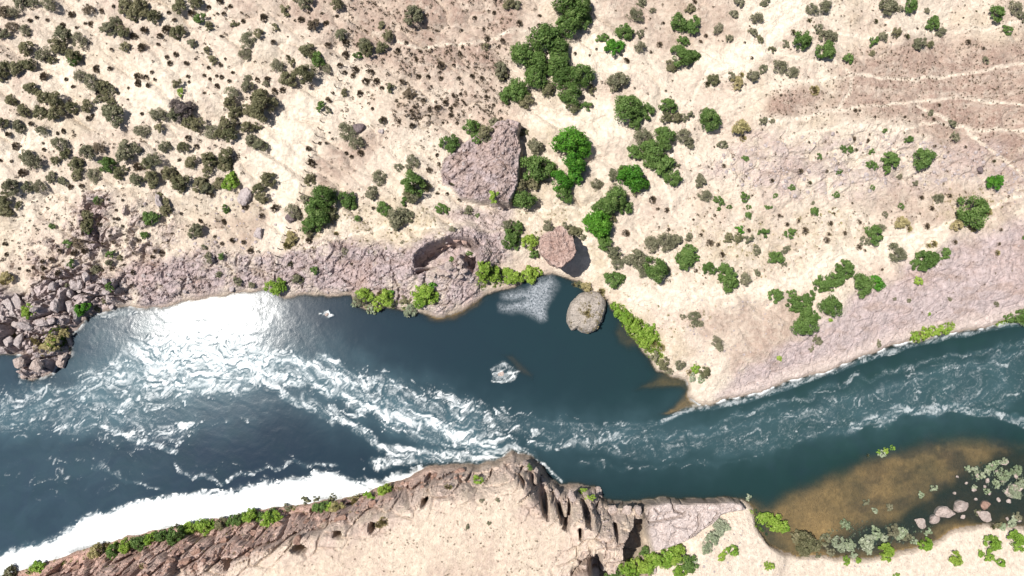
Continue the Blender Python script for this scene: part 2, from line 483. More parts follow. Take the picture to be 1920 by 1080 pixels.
# broad pale sand flats
sandz = np.maximum.reduce([
    region([(560, 170), (640, 135), (640, 180), (606, 235), (592, 290), (566, 340), (545, 420), (520, 500), (508, 410), (470, 350), (470, 300), (500, 230)], 1.2, .5),
    region([(1080, 85), (1140, 65), (1190, 100), (1165, 150), (1100, 145), (1070, 115)], 1.2, .6),
    region([(1310, 105), (1400, 70), (1450, 95), (1410, 130), (1330, 145)], 1.2, .6),
    region([(1430, -40), (1512, -40), (1505, 35), (1450, 82), (1400, 68)], 1.2, .6),
    region([(980, 205), (1140, 185), (1180, 255), (1120, 265), (1040, 240), (980, 235)], 1.2, .6),
    0.8 * region([(1180, 540), (1440, 520), (1500, 485), (1700, 435), (1790, 418), (1740, 460), (1560, 520), (1420, 560), (1300, 590), (1200, 570)], 1.5, .8),
    region([(60, 130), (130, 100), (150, 150), (110, 190), (70, 160)], 1.2, .6), region([(0, 255), (60, 235), (110, 260), (60, 300), (0, 300)], 1.2, .6),
    0.7 * region([(170, 120), (330, 110), (400, 160), (330, 230), (220, 240), (170, 180)], 2, 1),
    0.7 * region([(1060, 380), (1110, 420), (1130, 520), (1180, 560), (1110, 540), (1060, 420)], 1.5, .6),
    0.6 * region([(640, 200), (740, 180), (760, 240), (660, 240)], 1.5, .8)]) * nm
mix(sandz * 0.92, SAND * 1.12)
# tan / straw grass by the north shore and round the trees
straw = np.maximum.reduce([
    region([(560, 400), (700, 380), (830, 390), (850, 430), (780, 450), (650, 440), (540, 470)], 2, 1),
    region([(980, 380), (1110, 385), (1140, 480), (1160, 560), (1120, 540), (1070, 440), (990, 440)], 1.5, .8),
    0.8 * region([(1180, 440), (1440, 400), (1600, 380), (1650, 440), (1500, 500), (1300, 520)], 2.5, 1.3),
    region([(1740, 380), (1850, 350), (1880, 400), (1800, 440)], 1.5, 1), region([(1140, 560), (1260, 620), (1300, 690), (1240, 690), (1150, 590)], 1.2, .7),
    0.6 * region([(960, 230), (1100, 250), (1110, 380), (980, 380)], 2, 1)]) * nm
mix(straw * ss(.35, .65, n2) * .75, TAN)
mix(rills * nm * .55 * ss(.3, .6, n2), SAND * 1.08)
# rock
rock_col = GREYR * (0.82 + 0.42 * n2[..., None]) * (1 + (n3[..., None] - .5) * .35)
stain = ss(.50, .68, fbm(X / 5, Y / 2.2, 4, 217, .6) * .5 + .5)[..., None]
rock_col = rock_col * (1 - .45 * stain) + (c3(.27, .205, .165)) * (.45 * stain)
rock_col = rock_col * (1 - .35 * ss(.5, .8, n1)[..., None]) + (PINK * .95) * (.35 * ss(.5, .8, n1)[..., None])
rockz = np.clip(np.maximum.reduce([m_crag, m_crag2, m_slab * (.35 + .65 * ss(.36, .54, n1 * .5 + n2 * .5)), ss(-.3, .3, sdO), m_slab2 * .75, m_scree * .92, m_stony * .6 * ss(.35, .6, n1 * .5 + n2 * .5)]), 0, 1) * nm
mix(rockz * ss(.18, .42, n2 * .6 + n3 * .4 + (rockz - .5) * .3), rock_col * c3(1.14, 1.06, 1.06))
mix(m_crag * nm * .55, c3(.52, .44, .42) * (.85 + .3 * n2[..., None]))
# reddish cap on the outcrop and by the hollow
mix(ss(-.2, 1.2, sdO) * ss(.5, .62, n2 + .12 * (Y - Y.mean()) * 0 + .1) * nm * .45, PINK * .85)
mix(mound * nm * ss(.5, .7, n2) * .6, PINK * .9)
# pale worn paths
mix(pathm * nm * .85, SAND * 1.1)
# river-edge strip of pale rock on the right bank
strip = ss(3.0, 1.0, dpos) * ss(ppx(1330), ppx(1400), X) * nm
mix(strip * .75, c3(.56, .47, .43))
# south side
mix(mesa_in, SAND * (0.9 + .16 * n2[..., None]) * c3(1.0, .95, .92))
mix(mesa_in * ss(.42, .66, n1 * .5 + n2 * .5) * .55, PINK * 1.05)
mix(mesa_in * ss(.5, .78, n1 * .4 + n3 * .6) * .5, TAN * .85)
redcol = c3(.50, .345, .285) * (.65 + .7 * n2[..., None])
mix(np.clip(slope_band, 0, 1) * (0.95 * ss(ppx(960), ppx(700), X) + .28) * ss(1.6, -.4, sdM) * ss(.12, .4, n3 * .5 + n2 * .5), redcol)
mix(np.clip(mledge * 1.2, 0, 1) * .6 * ss(.3, .6, n2), c3(.54, .425, .375))
mix(shelf_in, c3(.56, .48, .45) * (.88 + .24 * n2[..., None]))
lowbank = southmask * (X > ppx(1205)) * (1 - shelf_in) * (sdM < -.3)
mix(lowbank * 1.0, SAND * (.92 + .14 * n2[..., None]) * c3(1, .97, .97))
mix(lowbank * ss(.55, .8, n1 * .5 + n3 * .5) * .45, c3(.42, .38, .37))
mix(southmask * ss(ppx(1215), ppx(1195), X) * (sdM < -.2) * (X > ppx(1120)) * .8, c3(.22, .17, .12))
# darker brown along the cracks between the rock blocks
mix(np.clip(strong * (crack * .35 + crack2 * .2), 0, .35), c3(.22, .17, .14))
# damp margin at the waterline
damp = ss(.55, .1, dl) * (dl > -0.2)
mix(damp * .55, c3(.16, .12, .085))
# bed
bedc = (c3(.10, .085, .05) * (1 - shal[..., None]) + c3(.44, .29, .12) * shal[..., None]) * (.8 + .45 * n2[..., None])
weed = ss(.44, .60, fbm(X / 4.5, Y / 3, 4, 55) * .5 + .5)
inw = (sd_w > 0.15).astype(float)
mix(inw, bedc)
mix(inw * weed * .6 * ss(ppx(1480), ppx(1760), X), c3(.075, .05, .04))
darkbed = region([(1720, 945), (1770, 915), (1800, 892), (1830, 872), (1880, 852), (1920, 842), (2100, 830), (2100, 985), (1920, 986), (1840, 984), (1780, 985), (1640, 1040), (1560, 1040),
                  (1520, 1020), (1560, 1005), (1640, 985)], 1.2, .9, 0.0)
mix(inw * darkbed * .92, c3(.035, .03, .02))
mix(inw * np.maximum(sh3, sh4) * .5, c3(.20, .17, .05))
C = np.clip(C * (0.80 + 0.40 * n3[..., None]), 0.01, 0.78)


# ------------------------------------------------------------------ mesh + material helpers
def grid_mesh(name, XX, YY, ZZ, keep=None):
    ny, nx = XX.shape
    idx = np.arange(nx * ny).reshape(ny, nx)
    q = np.stack([idx[:-1, :-1], idx[:-1, 1:], idx[1:, 1:], idx[1:, :-1]], -1).reshape(-1, 4)
    if keep is not None:
        kq = keep[:-1, :-1] | keep[:-1, 1:] | keep[1:, 1:] | keep[1:, :-1]
        q = q[kq.reshape(-1)]
        used = np.zeros(nx * ny, bool); used[q.reshape(-1)] = True
        remap = np.cumsum(used) - 1
        q = remap[q]
    else:
        used = np.ones(nx * ny, bool)
    co = np.stack([XX, YY, ZZ], -1).reshape(-1, 3)[used]
    return np_mesh(name, co, q, name != 'terrain'), used


def np_mesh(name, co, faces, smooth=False):
    me = bpy.data.meshes.new(name)
    n, k = len(faces), faces.shape[1]
    me.vertices.add(len(co)); me.vertices.foreach_set('co', np.ascontiguousarray(co, np.float32).ravel())
    me.loops.add(n * k); me.loops.foreach_set('vertex_index', np.ascontiguousarray(faces, np.int32).ravel())
    me.polygons.add(n); me.polygons.foreach_set('loop_start', np.arange(0, n * k, k, dtype=np.int32))
    me.polygons.foreach_set('use_smooth', np.full(n, smooth))
    me.update(calc_edges=True)
    return me


def attr_f(me, name, arr):
    a = me.attributes.new(name, 'FLOAT', 'POINT'); a.data.foreach_set('value', np.ascontiguousarray(arr, np.float32).ravel())


def attr_c(me, name, arr):
    a = me.attributes.new(name, 'FLOAT_COLOR', 'POINT')
    d = np.ones((len(arr), 4), np.float32); d[:, :3] = arr
    a.data.foreach_set('color', d.ravel())


class NT:
    def __init__(self, name):
        self.m = bpy.data.materials.new(name); self.m.use_nodes = True
        self.t = self.m.node_tree; self.t.nodes.clear()
        self.out = self.n('ShaderNodeOutputMaterial')

    def n(self, typ, **kw):
        nd = self.t.nodes.new(typ)
        for k, v in kw.items():
            setattr(nd, k, v)
        return nd

    def set(self, sock, v):
        if isinstance(v, bpy.types.NodeSocket):
            self.t.links.new(v, sock)
        else:
            sock.default_value = v

    def math(self, op, a, b=None, c=None, clamp=False):
        nd = self.n('ShaderNodeMath', operation=op, use_clamp=clamp)
        for i, v in enumerate((a, b, c)):
            if v is not None:
                self.set(nd.inputs[i], v)
        return nd.outputs[0]

    def noise(self, vec, scale, detail=4, rough=.6, dist=0.0, out=0):
        nd = self.n('ShaderNodeTexNoise')
        self.set(nd.inputs['Vector'], vec)
        nd.inputs['Scale'].default_value = scale; nd.inputs['Detail'].default_value = detail
        nd.inputs['Roughness'].default_value = rough; nd.inputs['Distortion'].default_value = dist
        return nd.outputs[out]

    def remap(self, v, a, b, c=0.0, d=1.0):
        nd = self.n('ShaderNodeMapRange', clamp=True)
        self.set(nd.inputs[0], v)
        for i, x in enumerate((a, b, c, d)):
            self.set(nd.inputs[i + 1], x)
        return nd.outputs[0]

    def mixc(self, fac, a, b, mode='MIX'):
        nd = self.n('ShaderNodeMix', data_type='RGBA', blend_type=mode)
        self.set(nd.inputs[0], fac); self.set(nd.inputs[6], a); self.set(nd.inputs[7], b)
        return nd.outputs[2]

    def attr(self, name, out=2):
        nd = self.n('ShaderNodeAttribute', attribute_name=name)
        return nd.outputs[out]

    def bsdf(self, **kw):
        nd = self.n('ShaderNodeBsdfPrincipled')
        for k, v in kw.items():
            self.set(nd.inputs[k.replace('_', ' ')], v)
        return nd

    def bump(self, h, strength, dist):
        nd = self.n('ShaderNodeBump')
        nd.inputs['Strength'].default_value = strength; nd.inputs['Distance'].default_value = dist
        self.set(nd.inputs['Height'], h)
        return nd.outputs[0]

    def done(self, sh):
        self.t.links.new(sh, self.out.inputs[0]); return self.m


def rgb(*v):
    return (v[0], v[1], v[2], 1.0)


# terrain material: tint attribute + fine grit, pebbles and dry litter
m = NT('ground')
pos = m.n('ShaderNodeNewGeometry').outputs['Position']
tint = m.attr('tint', 0)
g_a = m.noise(pos, 1.6, 6, .75)
g_b = m.noise(pos, 5.0, 4, .7)
speck = m.remap(m.noise(pos, 3.1, 3, .65), .60, .70)
col = m.mixc(1.0, tint, m.mixc(m.remap(g_a, .25, .75), rgb(.66, .63, .61), rgb(1.30, 1.29, 1.28)), 'MULTIPLY')
col = m.mixc(m.remap(g_b, .58, .76, 0, .55), col, rgb(.22, .155, .115))
rk = m.attr('rock')
vor = m.n('ShaderNodeTexVoronoi', feature='DISTANCE_TO_EDGE'); vor.inputs['Scale'].default_value = .85
m.set(vor.inputs['Vector'], m.mixc(.75, pos, m.noise(pos, .9, 5, .65, 0, 1), 'ADD'))
joint = m.math('MULTIPLY', m.math('MULTIPLY', m.remap(vor.outputs['Distance'], .0, .06, 1, 0), rk), m.remap(m.noise(pos, .5, 3), .42, .6))
col = m.mixc(m.math('MULTIPLY', joint, .2), col, rgb(.11, .08, .07))
col = m.mixc(m.math('MULTIPLY', speck, m.math('MULTIPLY', m.attr('litter'), .9)), col, rgb(.17, .11, .075))
fleck = m.remap(m.noise(pos, 2.2, 5, .8, 2.5), .52, .62)
col = m.mixc(m.math('MULTIPLY', fleck, m.math('MULTIPLY', m.attr('litter'), .6)), col, rgb(.60, .49, .40))
hh = m.math('ADD', m.math('MULTIPLY', g_a, .8), m.math('MULTIPLY', g_b, .35))
b1 = m.bump(m.math('SUBTRACT', hh, m.math('MULTIPLY', joint, .5)), 1.0, 0.55)
MAT_GROUND = m.done(m.bsdf(Base_Color=col, Roughness=.92, Normal=b1, Specular_IOR_Level=.2).outputs[0])


def leaf_mat(name, a, b, dry, trans=.25):
    m = NT(name)
    r = m.n('ShaderNodeObjectInfo').outputs['Random']
    v = m.attr('leaf')
    c = m.mixc(m.math('FRACT', m.math('MULTIPLY', r, 7.31)), rgb(*a), rgb(*b))
    c = m.mixc(m.remap(v, .72, 1.0, 0, .7), c, rgb(*dry))
    c = m.mixc(1.0, c, m.mixc(v, rgb(.72, .72, .72), rgb(1.3, 1.3, 1.3)), 'MULTIPLY')
    p = m.bsdf(Base_Color=c, Roughness=.6, Specular_IOR_Level=.25)
    t = m.n('ShaderNodeBsdfTranslucent'); m.set(t.inputs[0], c)
    mx = m.n('ShaderNodeMixShader'); mx.inputs[0].default_value = trans
    m.t.links.new(p.outputs[0], mx.inputs[1]); m.t.links.new(t.outputs[0], mx.inputs[2])
    return m.done(mx.outputs[0])


LEAF = {
    'T': leaf_mat('leaf_green', (.075, .135, .03), (.11, .185, .045), (.16, .20, .07)),
    'D': leaf_mat('leaf_dark_olive', (.125, .128, .062), (.19, .175, .095), (.28, .235, .15)),
    'G': leaf_mat('leaf_grey_green', (.145, .15, .085), (.20, .19, .12), (.28, .24, .17)),
    'L': leaf_mat('leaf_lime', (.15, .27, .03), (.24, .34, .05), (.30, .33, .10)),
    'B': leaf_mat('leaf_brown', (.14, .11, .072), (.20, .155, .105), (.27, .21, .15)),
    'P': leaf_mat('leaf_pale', (.24, .30, .17), (.32, .35, .24), (.44, .42, .36)),
    'Y': leaf_mat('leaf_straw', (.30, .27, .11), (.36, .30, .15), (.45, .37, .22)),
    'V': leaf_mat('leaf_purple_grey', (.13, .105, .10), (.18, .15, .14), (.26, .21, .19)),
    'N': leaf_mat('leaf_bright', (.05, .17, .015), (.08, .22, .02), (.14, .26, .04)),
}
m = NT('bark')
MAT_BARK = m.done(m.bsdf(Base_Color=m.mixc(m.noise(m.n('ShaderNodeTexCoord').outputs['Object'], 6), rgb(.09, .065, .045), rgb(.19, .15, .11)), Roughness=.9).outputs[0])


def rock_mat(name, a, b, c):
    m = NT(name)
    tc = m.n('ShaderNodeNewGeometry').outputs['Position']
    n = m.noise(tc, .9, 6, .7); n2_ = m.noise(tc, 4.0, 5, .7)
    col = m.mixc(m.remap(n, .35, .65), rgb(*a), rgb(*b))
    col = m.mixc(m.remap(n2_, .48, .68, 0, .8), col, rgb(*c))
    return m.done(m.bsdf(Base_Color=col, Roughness=.9, Specular_IOR_Level=.2,
                         Normal=m.bump(m.math('ADD', n, m.math('MULTIPLY', n2_, .5)), 1.0, .7)).outputs[0])


ROCK_GREY = rock_mat('rock_grey_pink', (.42, .36, .35), (.56, .485, .465), (.29, .22, .20))
ROCK_PINK = rock_mat('rock_pink', (.40, .27, .23), (.55, .41, .355), (.27, .17, .135))
ROCK_PALE = rock_mat('rock_pale', (.42, .335, .295), (.55, .46, .415), (.29, .21, .175))
ROCK_STRAW = rock_mat('rock_straw', (.36, .315, .27), (.48, .42, .37), (.24, .20, .16))
ROCK_DARK = rock_mat('rock_dark', (.17, .13, .13), (.25, .20, .20), (.12, .09, .09))
ROCK_RED = rock_mat('rock_red', (.30, .18, .14), (.42, .28, .22), (.22, .13, .10))


def link(name, data, parent=None, label=None, cat=None, group=None, kind=None):
    o = bpy.data.objects.new(name, data)
    COL.objects.link(o)
    if parent: o.parent = parent
    if label: o['label'] = label
    if cat: o['category'] = cat
    if group: o['group'] = group
    if kind: o['kind'] = kind
    return o


# ------------------------------------------------------------------ terrain object
litter = np.clip(redz * 1.1 + straw * .4 + .35 * n1 - sandz, 0, 1) * nm * (1 - rockz * .5) + mesa_in * .45 * n1 + np.clip(slope_band, 0, 1) * .5
me, _ = grid_mesh('terrain', X, Y, Hgt)
attr_c(me, 'tint', C.reshape(-1, 3)); attr_f(me, 'litter', litter); attr_f(me, 'rock', np.clip((rockz - m_scree * .8 - m_stony * .5) + shelf_in * .35 + slope_band * .5, 0, 1))
me.materials.append(MAT_GROUND)
link('terrain', me, kind='structure', label='sandy and rocky river banks with red scrub and grey rock slabs')

# ------------------------------------------------------------------ river
WX = axis(-86, 86, 0.17, 1800)
WYS = np.arange(-39, 24, 0.17)
wx, wy = np.meshgrid(WX, np.concatenate([axis(-39, 24, 0.17, 400)[axis(-39, 24, 0.17, 400) < -39.01], WYS, axis(-39, 24, 0.17, 400)[axis(-39, 24, 0.17, 400) > WYS[-1] + .05]]))
wsd = interp_grid(sd_w, wx, wy)
wdep = -interp_grid(Hgt, wx, wy)
yc_px = [(-2600, 1000), (-300, 800), (0, 760), (200, 705), (420, 690), (520, 706), (680, 765), (840, 815), (960, 830), (1150, 830), (1400, 800), (1600, 765), (1920, 700), (2600, 560)]
yc = np.array(W(yc_px))
wv = wy - np.interp(wx, yc[:, 0], yc[:, 1])
qx = wx + fbm(wx / 5, wy / 5, 3, 101) * 3.2
qv = wv + fbm(wx / 5 + 9, wy / 5, 3, 105) * 2.2
q2x = qx + fbm(qx / 1.7, qv / 1.3, 3, 111) * 1.1
q2v = qv + fbm(qx / 1.7 + 5, qv / 1.3, 3, 117) * 0.9
def ridge(n, k, p):
    return np.clip(1 - np.abs(n) * k, 0, 1) ** p


rA = ridge(fbm(q2x / 4.6, q2v / 1.9, 3, 121), 2.6, 2.2)
rB = ridge(fbm(q2x / 2.0, q2v / 1.0, 3, 131), 2.3, 2.0)
rC = ridge(fbm(q2x / 0.95, q2v / 0.6, 2, 137), 2.0, 1.5)
patch = np.clip(fbm(q2x / 3.4, q2v / 1.8, 4, 139) * .9 + .5, 0, 1)
pat = np.clip(.36 * rA + .34 * rB + .22 * rC + .30 * patch, 0, 1.1)


def stroke(pts, w, amp=1.0, wob=1.0):
    d = line_dist(wx + fbm(wx / 4, wy / 4, 3, 141) * 1.6 * wob, wy + fbm(wx / 4, wy / 4, 3, 147) * 1.6 * wob, W(pts))
    return amp * ss(w * 0.08 * 1.3, 0, d)


def blob(pts, soft, amp=1.0, wob=1.0):
    sd = poly_sd(wx + fbm(wx / 4, wy / 4, 3, 141) * 2.0 * wob, wy + fbm(wx / 4, wy / 4, 3, 147) * 2.0 * wob, W(pts), 14)
    return amp * ss(-soft, soft, sd)


dens = np.maximum.reduce([
    0.34 * np.ones_like(wx) * ss(0.8, 4, wsd) * ss(ppx(640), ppx(760), wx) * ss(-3.5, -1, -np.abs(wv)) * 0,
    blob([(170, 690), (250, 640), (330, 625), (470, 625), (600, 665), (720, 700), (760, 740), (640, 745), (520, 715), (470, 745), (330, 760), (200, 745), (100, 735)], 3, .80),
    blob([(230, 660), (330, 640), (480, 640), (580, 680), (500, 720), (330, 735), (230, 720)], 3, .95),
    blob([(560, 690), (720, 690), (860, 720), (1000, 770), (1150, 790), (1150, 850), (1000, 840), (860, 800), (700, 750)], 3, .58),
    blob([(960, 770), (1150, 775), (1300, 775), (1440, 745), (1700, 660), (1920, 620), (2200, 560), (2200, 700), (1920, 780), (1700, 800), (1500, 850), (1250, 870), (1030, 850)], 3, .47),
    blob([(0, 740), (160, 700), (260, 720), (330, 770), (240, 800), (120, 820), (0, 800), (-200, 820), (-200, 760)], 3, .62),
    blob([(380, 640), (560, 655), (760, 700), (960, 775), (1000, 850), (930, 860), (800, 860), (680, 800), (520, 740), (400, 740)], 4, .62),
    blob([(0, 700), (170, 690), (330, 740), (420, 800), (330, 860), (180, 850), (0, 830), (-200, 840), (-200, 720)], 4, .58),
    blob([(1050, 780), (1250, 790), (1450, 760), (1750, 670), (1920, 630), (2100, 590), (2100, 740), (1900, 775), (1650, 800), (1450, 850), (1200, 880), (1050, 860)], 2, .56),
    stroke([(960, 800), (860, 765), (760, 735), (660, 705), (600, 690)], 16, .72), stroke([(1000, 835), (1100, 830), (1250, 820), (1400, 800), (1560, 760), (1750, 705), (1920, 660)], 22, .66),
    stroke([(1300, 800), (1420, 770), (1560, 725), (1720, 680), (1920, 640)], 14, .62), stroke([(560, 740), (640, 785), (700, 825), (760, 858)], 9, .7),
    blob([(-100, 830), (150, 800), (330, 820), (520, 850), (640, 880), (480, 900), (300, 915), (120, 960), (-100, 980)], 5, .40), stroke([(180, 870), (230, 900), (300, 915)], 10, .6), stroke([(330, 880), (420, 900), (480, 885), (560, 868), (640, 872)], 8, .68),
    stroke([(760, 800), (830, 835), (900, 850)], 10, .8), stroke([(300, 800), (420, 790), (500, 780)], 10, .45),
    blob([(480, 860), (560, 855), (700, 870), (800, 860), (780, 880), (640, 890), (480, 880)], 2, .5),
    blob([(240, 860), (330, 850), (480, 875), (470, 900), (330, 900)], 2, .42),
    stroke([(945, 858), (880, 830), (800, 795), (740, 775), (680, 762), (600, 728), (540, 708), (500, 700), (430, 690)], 24, .98),
    stroke([(940, 850), (860, 800), (800, 780)], 18, .9),
    stroke([(880, 868), (820, 850), (760, 850), (720, 838), (660, 800), (600, 770), (545, 745), (505, 720), (490, 705)], 16, .95),
    stroke([(700, 870), (780, 860), (850, 858), (900, 862)], 18, .9, .5),
    stroke([(1000, 855), (960, 840), (930, 858)], 14, .95, .4),
    stroke([(560, 700), (600, 670), (640, 690), (700, 720)], 18, .85),
    stroke([(0, 775), (60, 742), (150, 722), (230, 700)], 16, .82), stroke([(190, 800), (230, 815), (280, 832), (330, 850)], 10, .9, .5),
    stroke([(1600, 795), (1680, 775), (1760, 765), (1840, 772), (1920, 792), (2000, 800)], 16, 1.15),
    stroke([(1240, 790), (1290, 768), (1340, 762), (1420, 745), (1540, 703), (1640, 668), (1720, 645), (1860, 614), (1930, 604)], 8, 1.3, .25),
    stroke([(1240, 790), (1200, 800), (1100, 800), (1000, 790)], 14, .6),
    stroke([(995, 858), (1020, 870), (1040, 890), (1056, 903)], 5, 1.0, .15), stroke([(1480, 830), (1540, 810), (1600, 800), (1660, 790)], 20, .6),
    stroke([(1080, 870), (1200, 878), (1320, 868), (1400, 860)], 12, .5), stroke([(1350, 840), (1420, 830), (1500, 815)], 14, .6),
    blob([(920, 690), (945, 678), (972, 690), (962, 712), (940, 722), (925, 715)], .9, 1.05, .4),
    blob([(600, 586), (613, 582), (626, 588), (616, 596)], .5, 1.05, .2),
    blob([(40, 690), (32, 705), (46, 718), (75, 716), (100, 706), (115, 695), (95, 712), (60, 722), (30, 718)], .8, .95, .3),
    blob([(165, 590), (240, 574), (280, 584), (330, 572), (330, 584), (250, 590), (180, 600)], 1.2, .75, .3)])
sheet = blob([(-300, 1105), (0, 1042), (67, 1020), (127, 997), (167, 968), (217, 953), (267, 943), (333, 933), (383, 927), (430, 918), (480, 910), (530, 897), (590, 888),
              (627, 891), (667, 902), (720, 897), (780, 884), (797, 876), (800, 900), (740, 925), (600, 970), (400, 1000), (150, 1060), (0, 1100), (-300, 1180)], 1.5, 1.0, .7)
sheet_e = blob([(-300, 1095), (0, 1030), (120, 990), (160, 960), (260, 935), (383, 918), (480, 902), (590, 880), (640, 884), (700, 895), (780, 880), (797, 900), (600, 970), (150, 1060), (-300, 1180)], 1.2, .85, .6)
dens = np.maximum(dens, sheet_e)
streak = ridge(fbm(qx / 9.0 + fbm(wx / 3, wy / 3, 2, 197) * .4, q2v / 1.0, 3, 195), 2.6, 2.4)
streak2 = ridge(fbm(q2x / 4.0, q2v / .55, 3, 199), 2.4, 2.0)
pat = np.clip(.85 * pat + .26 * streak + .20 * streak2, 0, 1.25)
energy = (.40 + .55 * ss(ppx(1250), ppx(900), wx)) * (1 - .35 * ss(ppx(330), ppx(120), wx))
foam = ss(1.0, 1.66, pat + dens * .60) * ss(.15, .5, dens) * energy
wisp = ridge(fbm(q2x / 1.5 + 3, q2v / .8, 3, 191), 2.4, 1.6) * (.35 + .65 * patch)
foam = np.maximum(foam, (.30 * wisp + .18 * streak2) * ss(.3, .7, dens) * (.5 + .5 * energy))
sheet_t = np.clip(.80 + .5 * fbm(qx / 6, qv / .8, 4, 203), .55, 1)
sheet = ss(.25, .85, sheet + (pat - .62) * .9 * ss(1.0, .55, sheet) * ss(0, .3, sheet))
foam = np.maximum(foam, sheet * np.maximum(sheet_t, ss(.8, 2.2, poly_sd(wx, wy, W([(-300, 1120), (0, 1055), (130, 1012), (180, 985), (280, 960), (400, 940), (500, 925), (620, 905), (640, 930), (400, 985), (150, 1050), (0, 1090), (-300, 1170)]), 9))))
edge = ss(.55, .1, wsd) * ss(.35, .6, fbm(wx / 1.4, wy / 1.4, 3, 151) * .5 + .5) * np.clip(ss(ppx(1250), ppx(1330), wx) * (wv > 0) + ss(ppx(420), ppx(200), wx) * (wv > 0) * .8, 0, 1)
foam = np.clip(np.maximum(foam, edge * .8), 0, 1)
calm = blob([(960, 560), (1080, 540), (1170, 640), (1250, 730), (1100, 760), (960, 720), (700, 660), (560, 570), (800, 600)], 3, 1)
milk = np.clip(.25 * ss(.3, .9, dens) + np.maximum.reduce([
    blob([(100, 720), (200, 620), (330, 600), (500, 620), (700, 700), (880, 780), (950, 850), (850, 860), (700, 790), (520, 740), (420, 790), (250, 810), (0, 830), (-200, 800)], 7, .9),
    .30 * ss(ppx(520), ppx(150), wx),
    blob([(930, 770), (1200, 780), (1500, 740), (1920, 640), (1920, 780), (1600, 820), (1300, 870), (1000, 850)], 5, .42)]) * (.55 + .9 * (fbm(q2x / 5, q2v / 2.6, 4, 161) * .5 + .2)) , 0, 1) * (1 - .6 * calm)
scum = np.maximum(blob([(942, 548), (958, 540), (980, 546), (1005, 528), (1035, 513), (1040, 530), (1034, 560), (1028, 575), (1024, 600), (1012, 603), (985, 590), (960, 582), (935, 578), (933, 572),
                        (965, 570), (982, 563), (975, 558), (940, 556)], .9, 1, .6) * .95, 0)
scumpat = ss(.36, .6, fbm(wx / .55, wy / .55, 3, 171, .7) * .5 + .5)
wavez = fbm(q2x / 3.2, q2v / 1.6, 4, 181) * .013 * (1 - .8 * calm) * ss(.2, 2, wsd) + foam * .05 + sheet * .06
me, used = grid_mesh('river', wx, wy, wavez * ss(-.2, .6, wsd), keep=wsd > -1.6)
attr_f(me, 'foam', foam.reshape(-1)[used]); attr_f(me, 'depth', np.clip(wdep, 0, 5).reshape(-1)[used])
attr_f(me, 'milk', milk.reshape(-1)[used]); attr_f(me, 'scum', scum.reshape(-1)[used]); attr_f(me, 'calm', calm.reshape(-1)[used])

m = NT('river_water')
pos = m.n('ShaderNodeNewGeometry').outputs['Position']
foam_a, depth_a, milk_a, scum_a, calm_a = (m.attr(k) for k in ('foam', 'depth', 'milk', 'scum', 'calm'))
fn = m.noise(pos, 3.0, 6, .75, 1.4)
fn2 = m.noise(pos, .22, 4, .6, .8)
ff = m.remap(m.math('ADD', foam_a, m.math('MULTIPLY', m.math('SUBTRACT', fn, .5), .8)), .08, 1.0)
ff = m.math('MULTIPLY', ff, m.remap(foam_a, .02, .25))
body = m.mixc(m.remap(fn2, .3, .7), rgb(.011, .028, .029), rgb(.013, .022, .036))
sepx = m.n('ShaderNodeSeparateXYZ'); m.set(sepx.inputs[0], pos)
silt = m.remap(m.math('ADD', sepx.outputs[0], m.math('MULTIPLY', m.math('SUBTRACT', fn2, .5), 60.0)), -35, 40)
body = m.mixc(.6, body, m.mixc(silt, rgb(.014, .025, .044), rgb(.010, .030, .026)))
body = m.mixc(m.math('MULTIPLY', milk_a, .7), body, rgb(.075, .135, .16))
scn = m.remap(m.noise(pos, 3.4, 5, .7, 1.0), .38, .62, .12, 1.0)
scum_a = m.math('MULTIPLY', scum_a, scn)
body = m.mixc(m.math('MULTIPLY', scum_a, .75), body, rgb(.40, .42, .45))
colr = m.mixc(ff, body, rgb(.78, .80, .80))
opac = m.math('SUBTRACT', 1.0, m.math('POWER', 2.718, m.math('MULTIPLY', depth_a, -1.75)))
alpha = m.math('MAXIMUM', m.math('MAXIMUM', opac, ff), m.math('MULTIPLY', scum_a, .8))
alpha = m.math('ADD', m.math('MULTIPLY', alpha, .92), .08, clamp=True)
rgh = m.math('ADD', .16, m.math('MULTIPLY', ff, .4))
hgt = m.math('ADD', m.noise(pos, 1.7, 5, .65, .6), m.math('MULTIPLY', fn, .35))
bm_ = m.n('ShaderNodeBump'); bm_.inputs['Distance'].default_value = .014
m.set(bm_.inputs['Height'], hgt); m.set(bm_.inputs['Strength'], m.remap(calm_a, 0, 1, .55, .12))
pb = m.bsdf(Base_Color=colr, Roughness=rgh, IOR=1.34, Specular_IOR_Level=.13, Alpha=alpha, Normal=bm_.outputs[0])
me.materials.append(m.done(pb.outputs[0]))
link('river', me, kind='structure', label='dark teal river with white foaming rapids')


# ------------------------------------------------------------------ rocks
def ico(sub):
    import bmesh
    bm = bmesh.new(); bmesh.ops.create_icosphere(bm, subdivisions=sub, radius=1.0)
    v = np.array([x.co[:] for x in bm.verts]); f = np.array([[x.index for x in p.verts] for p in bm.faces])
    bm.free(); return v, f


ICO = {k: ico(k) for k in (2, 3, 4)}


def rock_verts(seed, sub, nplanes=16, rough=.10, lo=.42):
    r = np.random.default_rng(seed)
    v, f = ICO[sub]; v = v.copy()
    n = r.normal(size=(nplanes, 3)); n /= np.linalg.norm(n, axis=1)[:, None]
    d = r.uniform(lo, 1.0, nplanes)
    dots = v @ n.T
    rad = np.where(dots > .05, d / np.maximum(dots, .05), 9).min(1)
    rad = np.minimum(rad, 1.15)
    a = np.arctan2(v[:, 1], v[:, 0])
    rad *= 1 + rough * (fbm(v[:, 0] * 2.2 + seed + v[:, 2], v[:, 1] * 2.2 + v[:, 2] * 1.7 + seed * .37, 4, seed % 30, .6) * 1.5)
    return v * rad[:, None], f


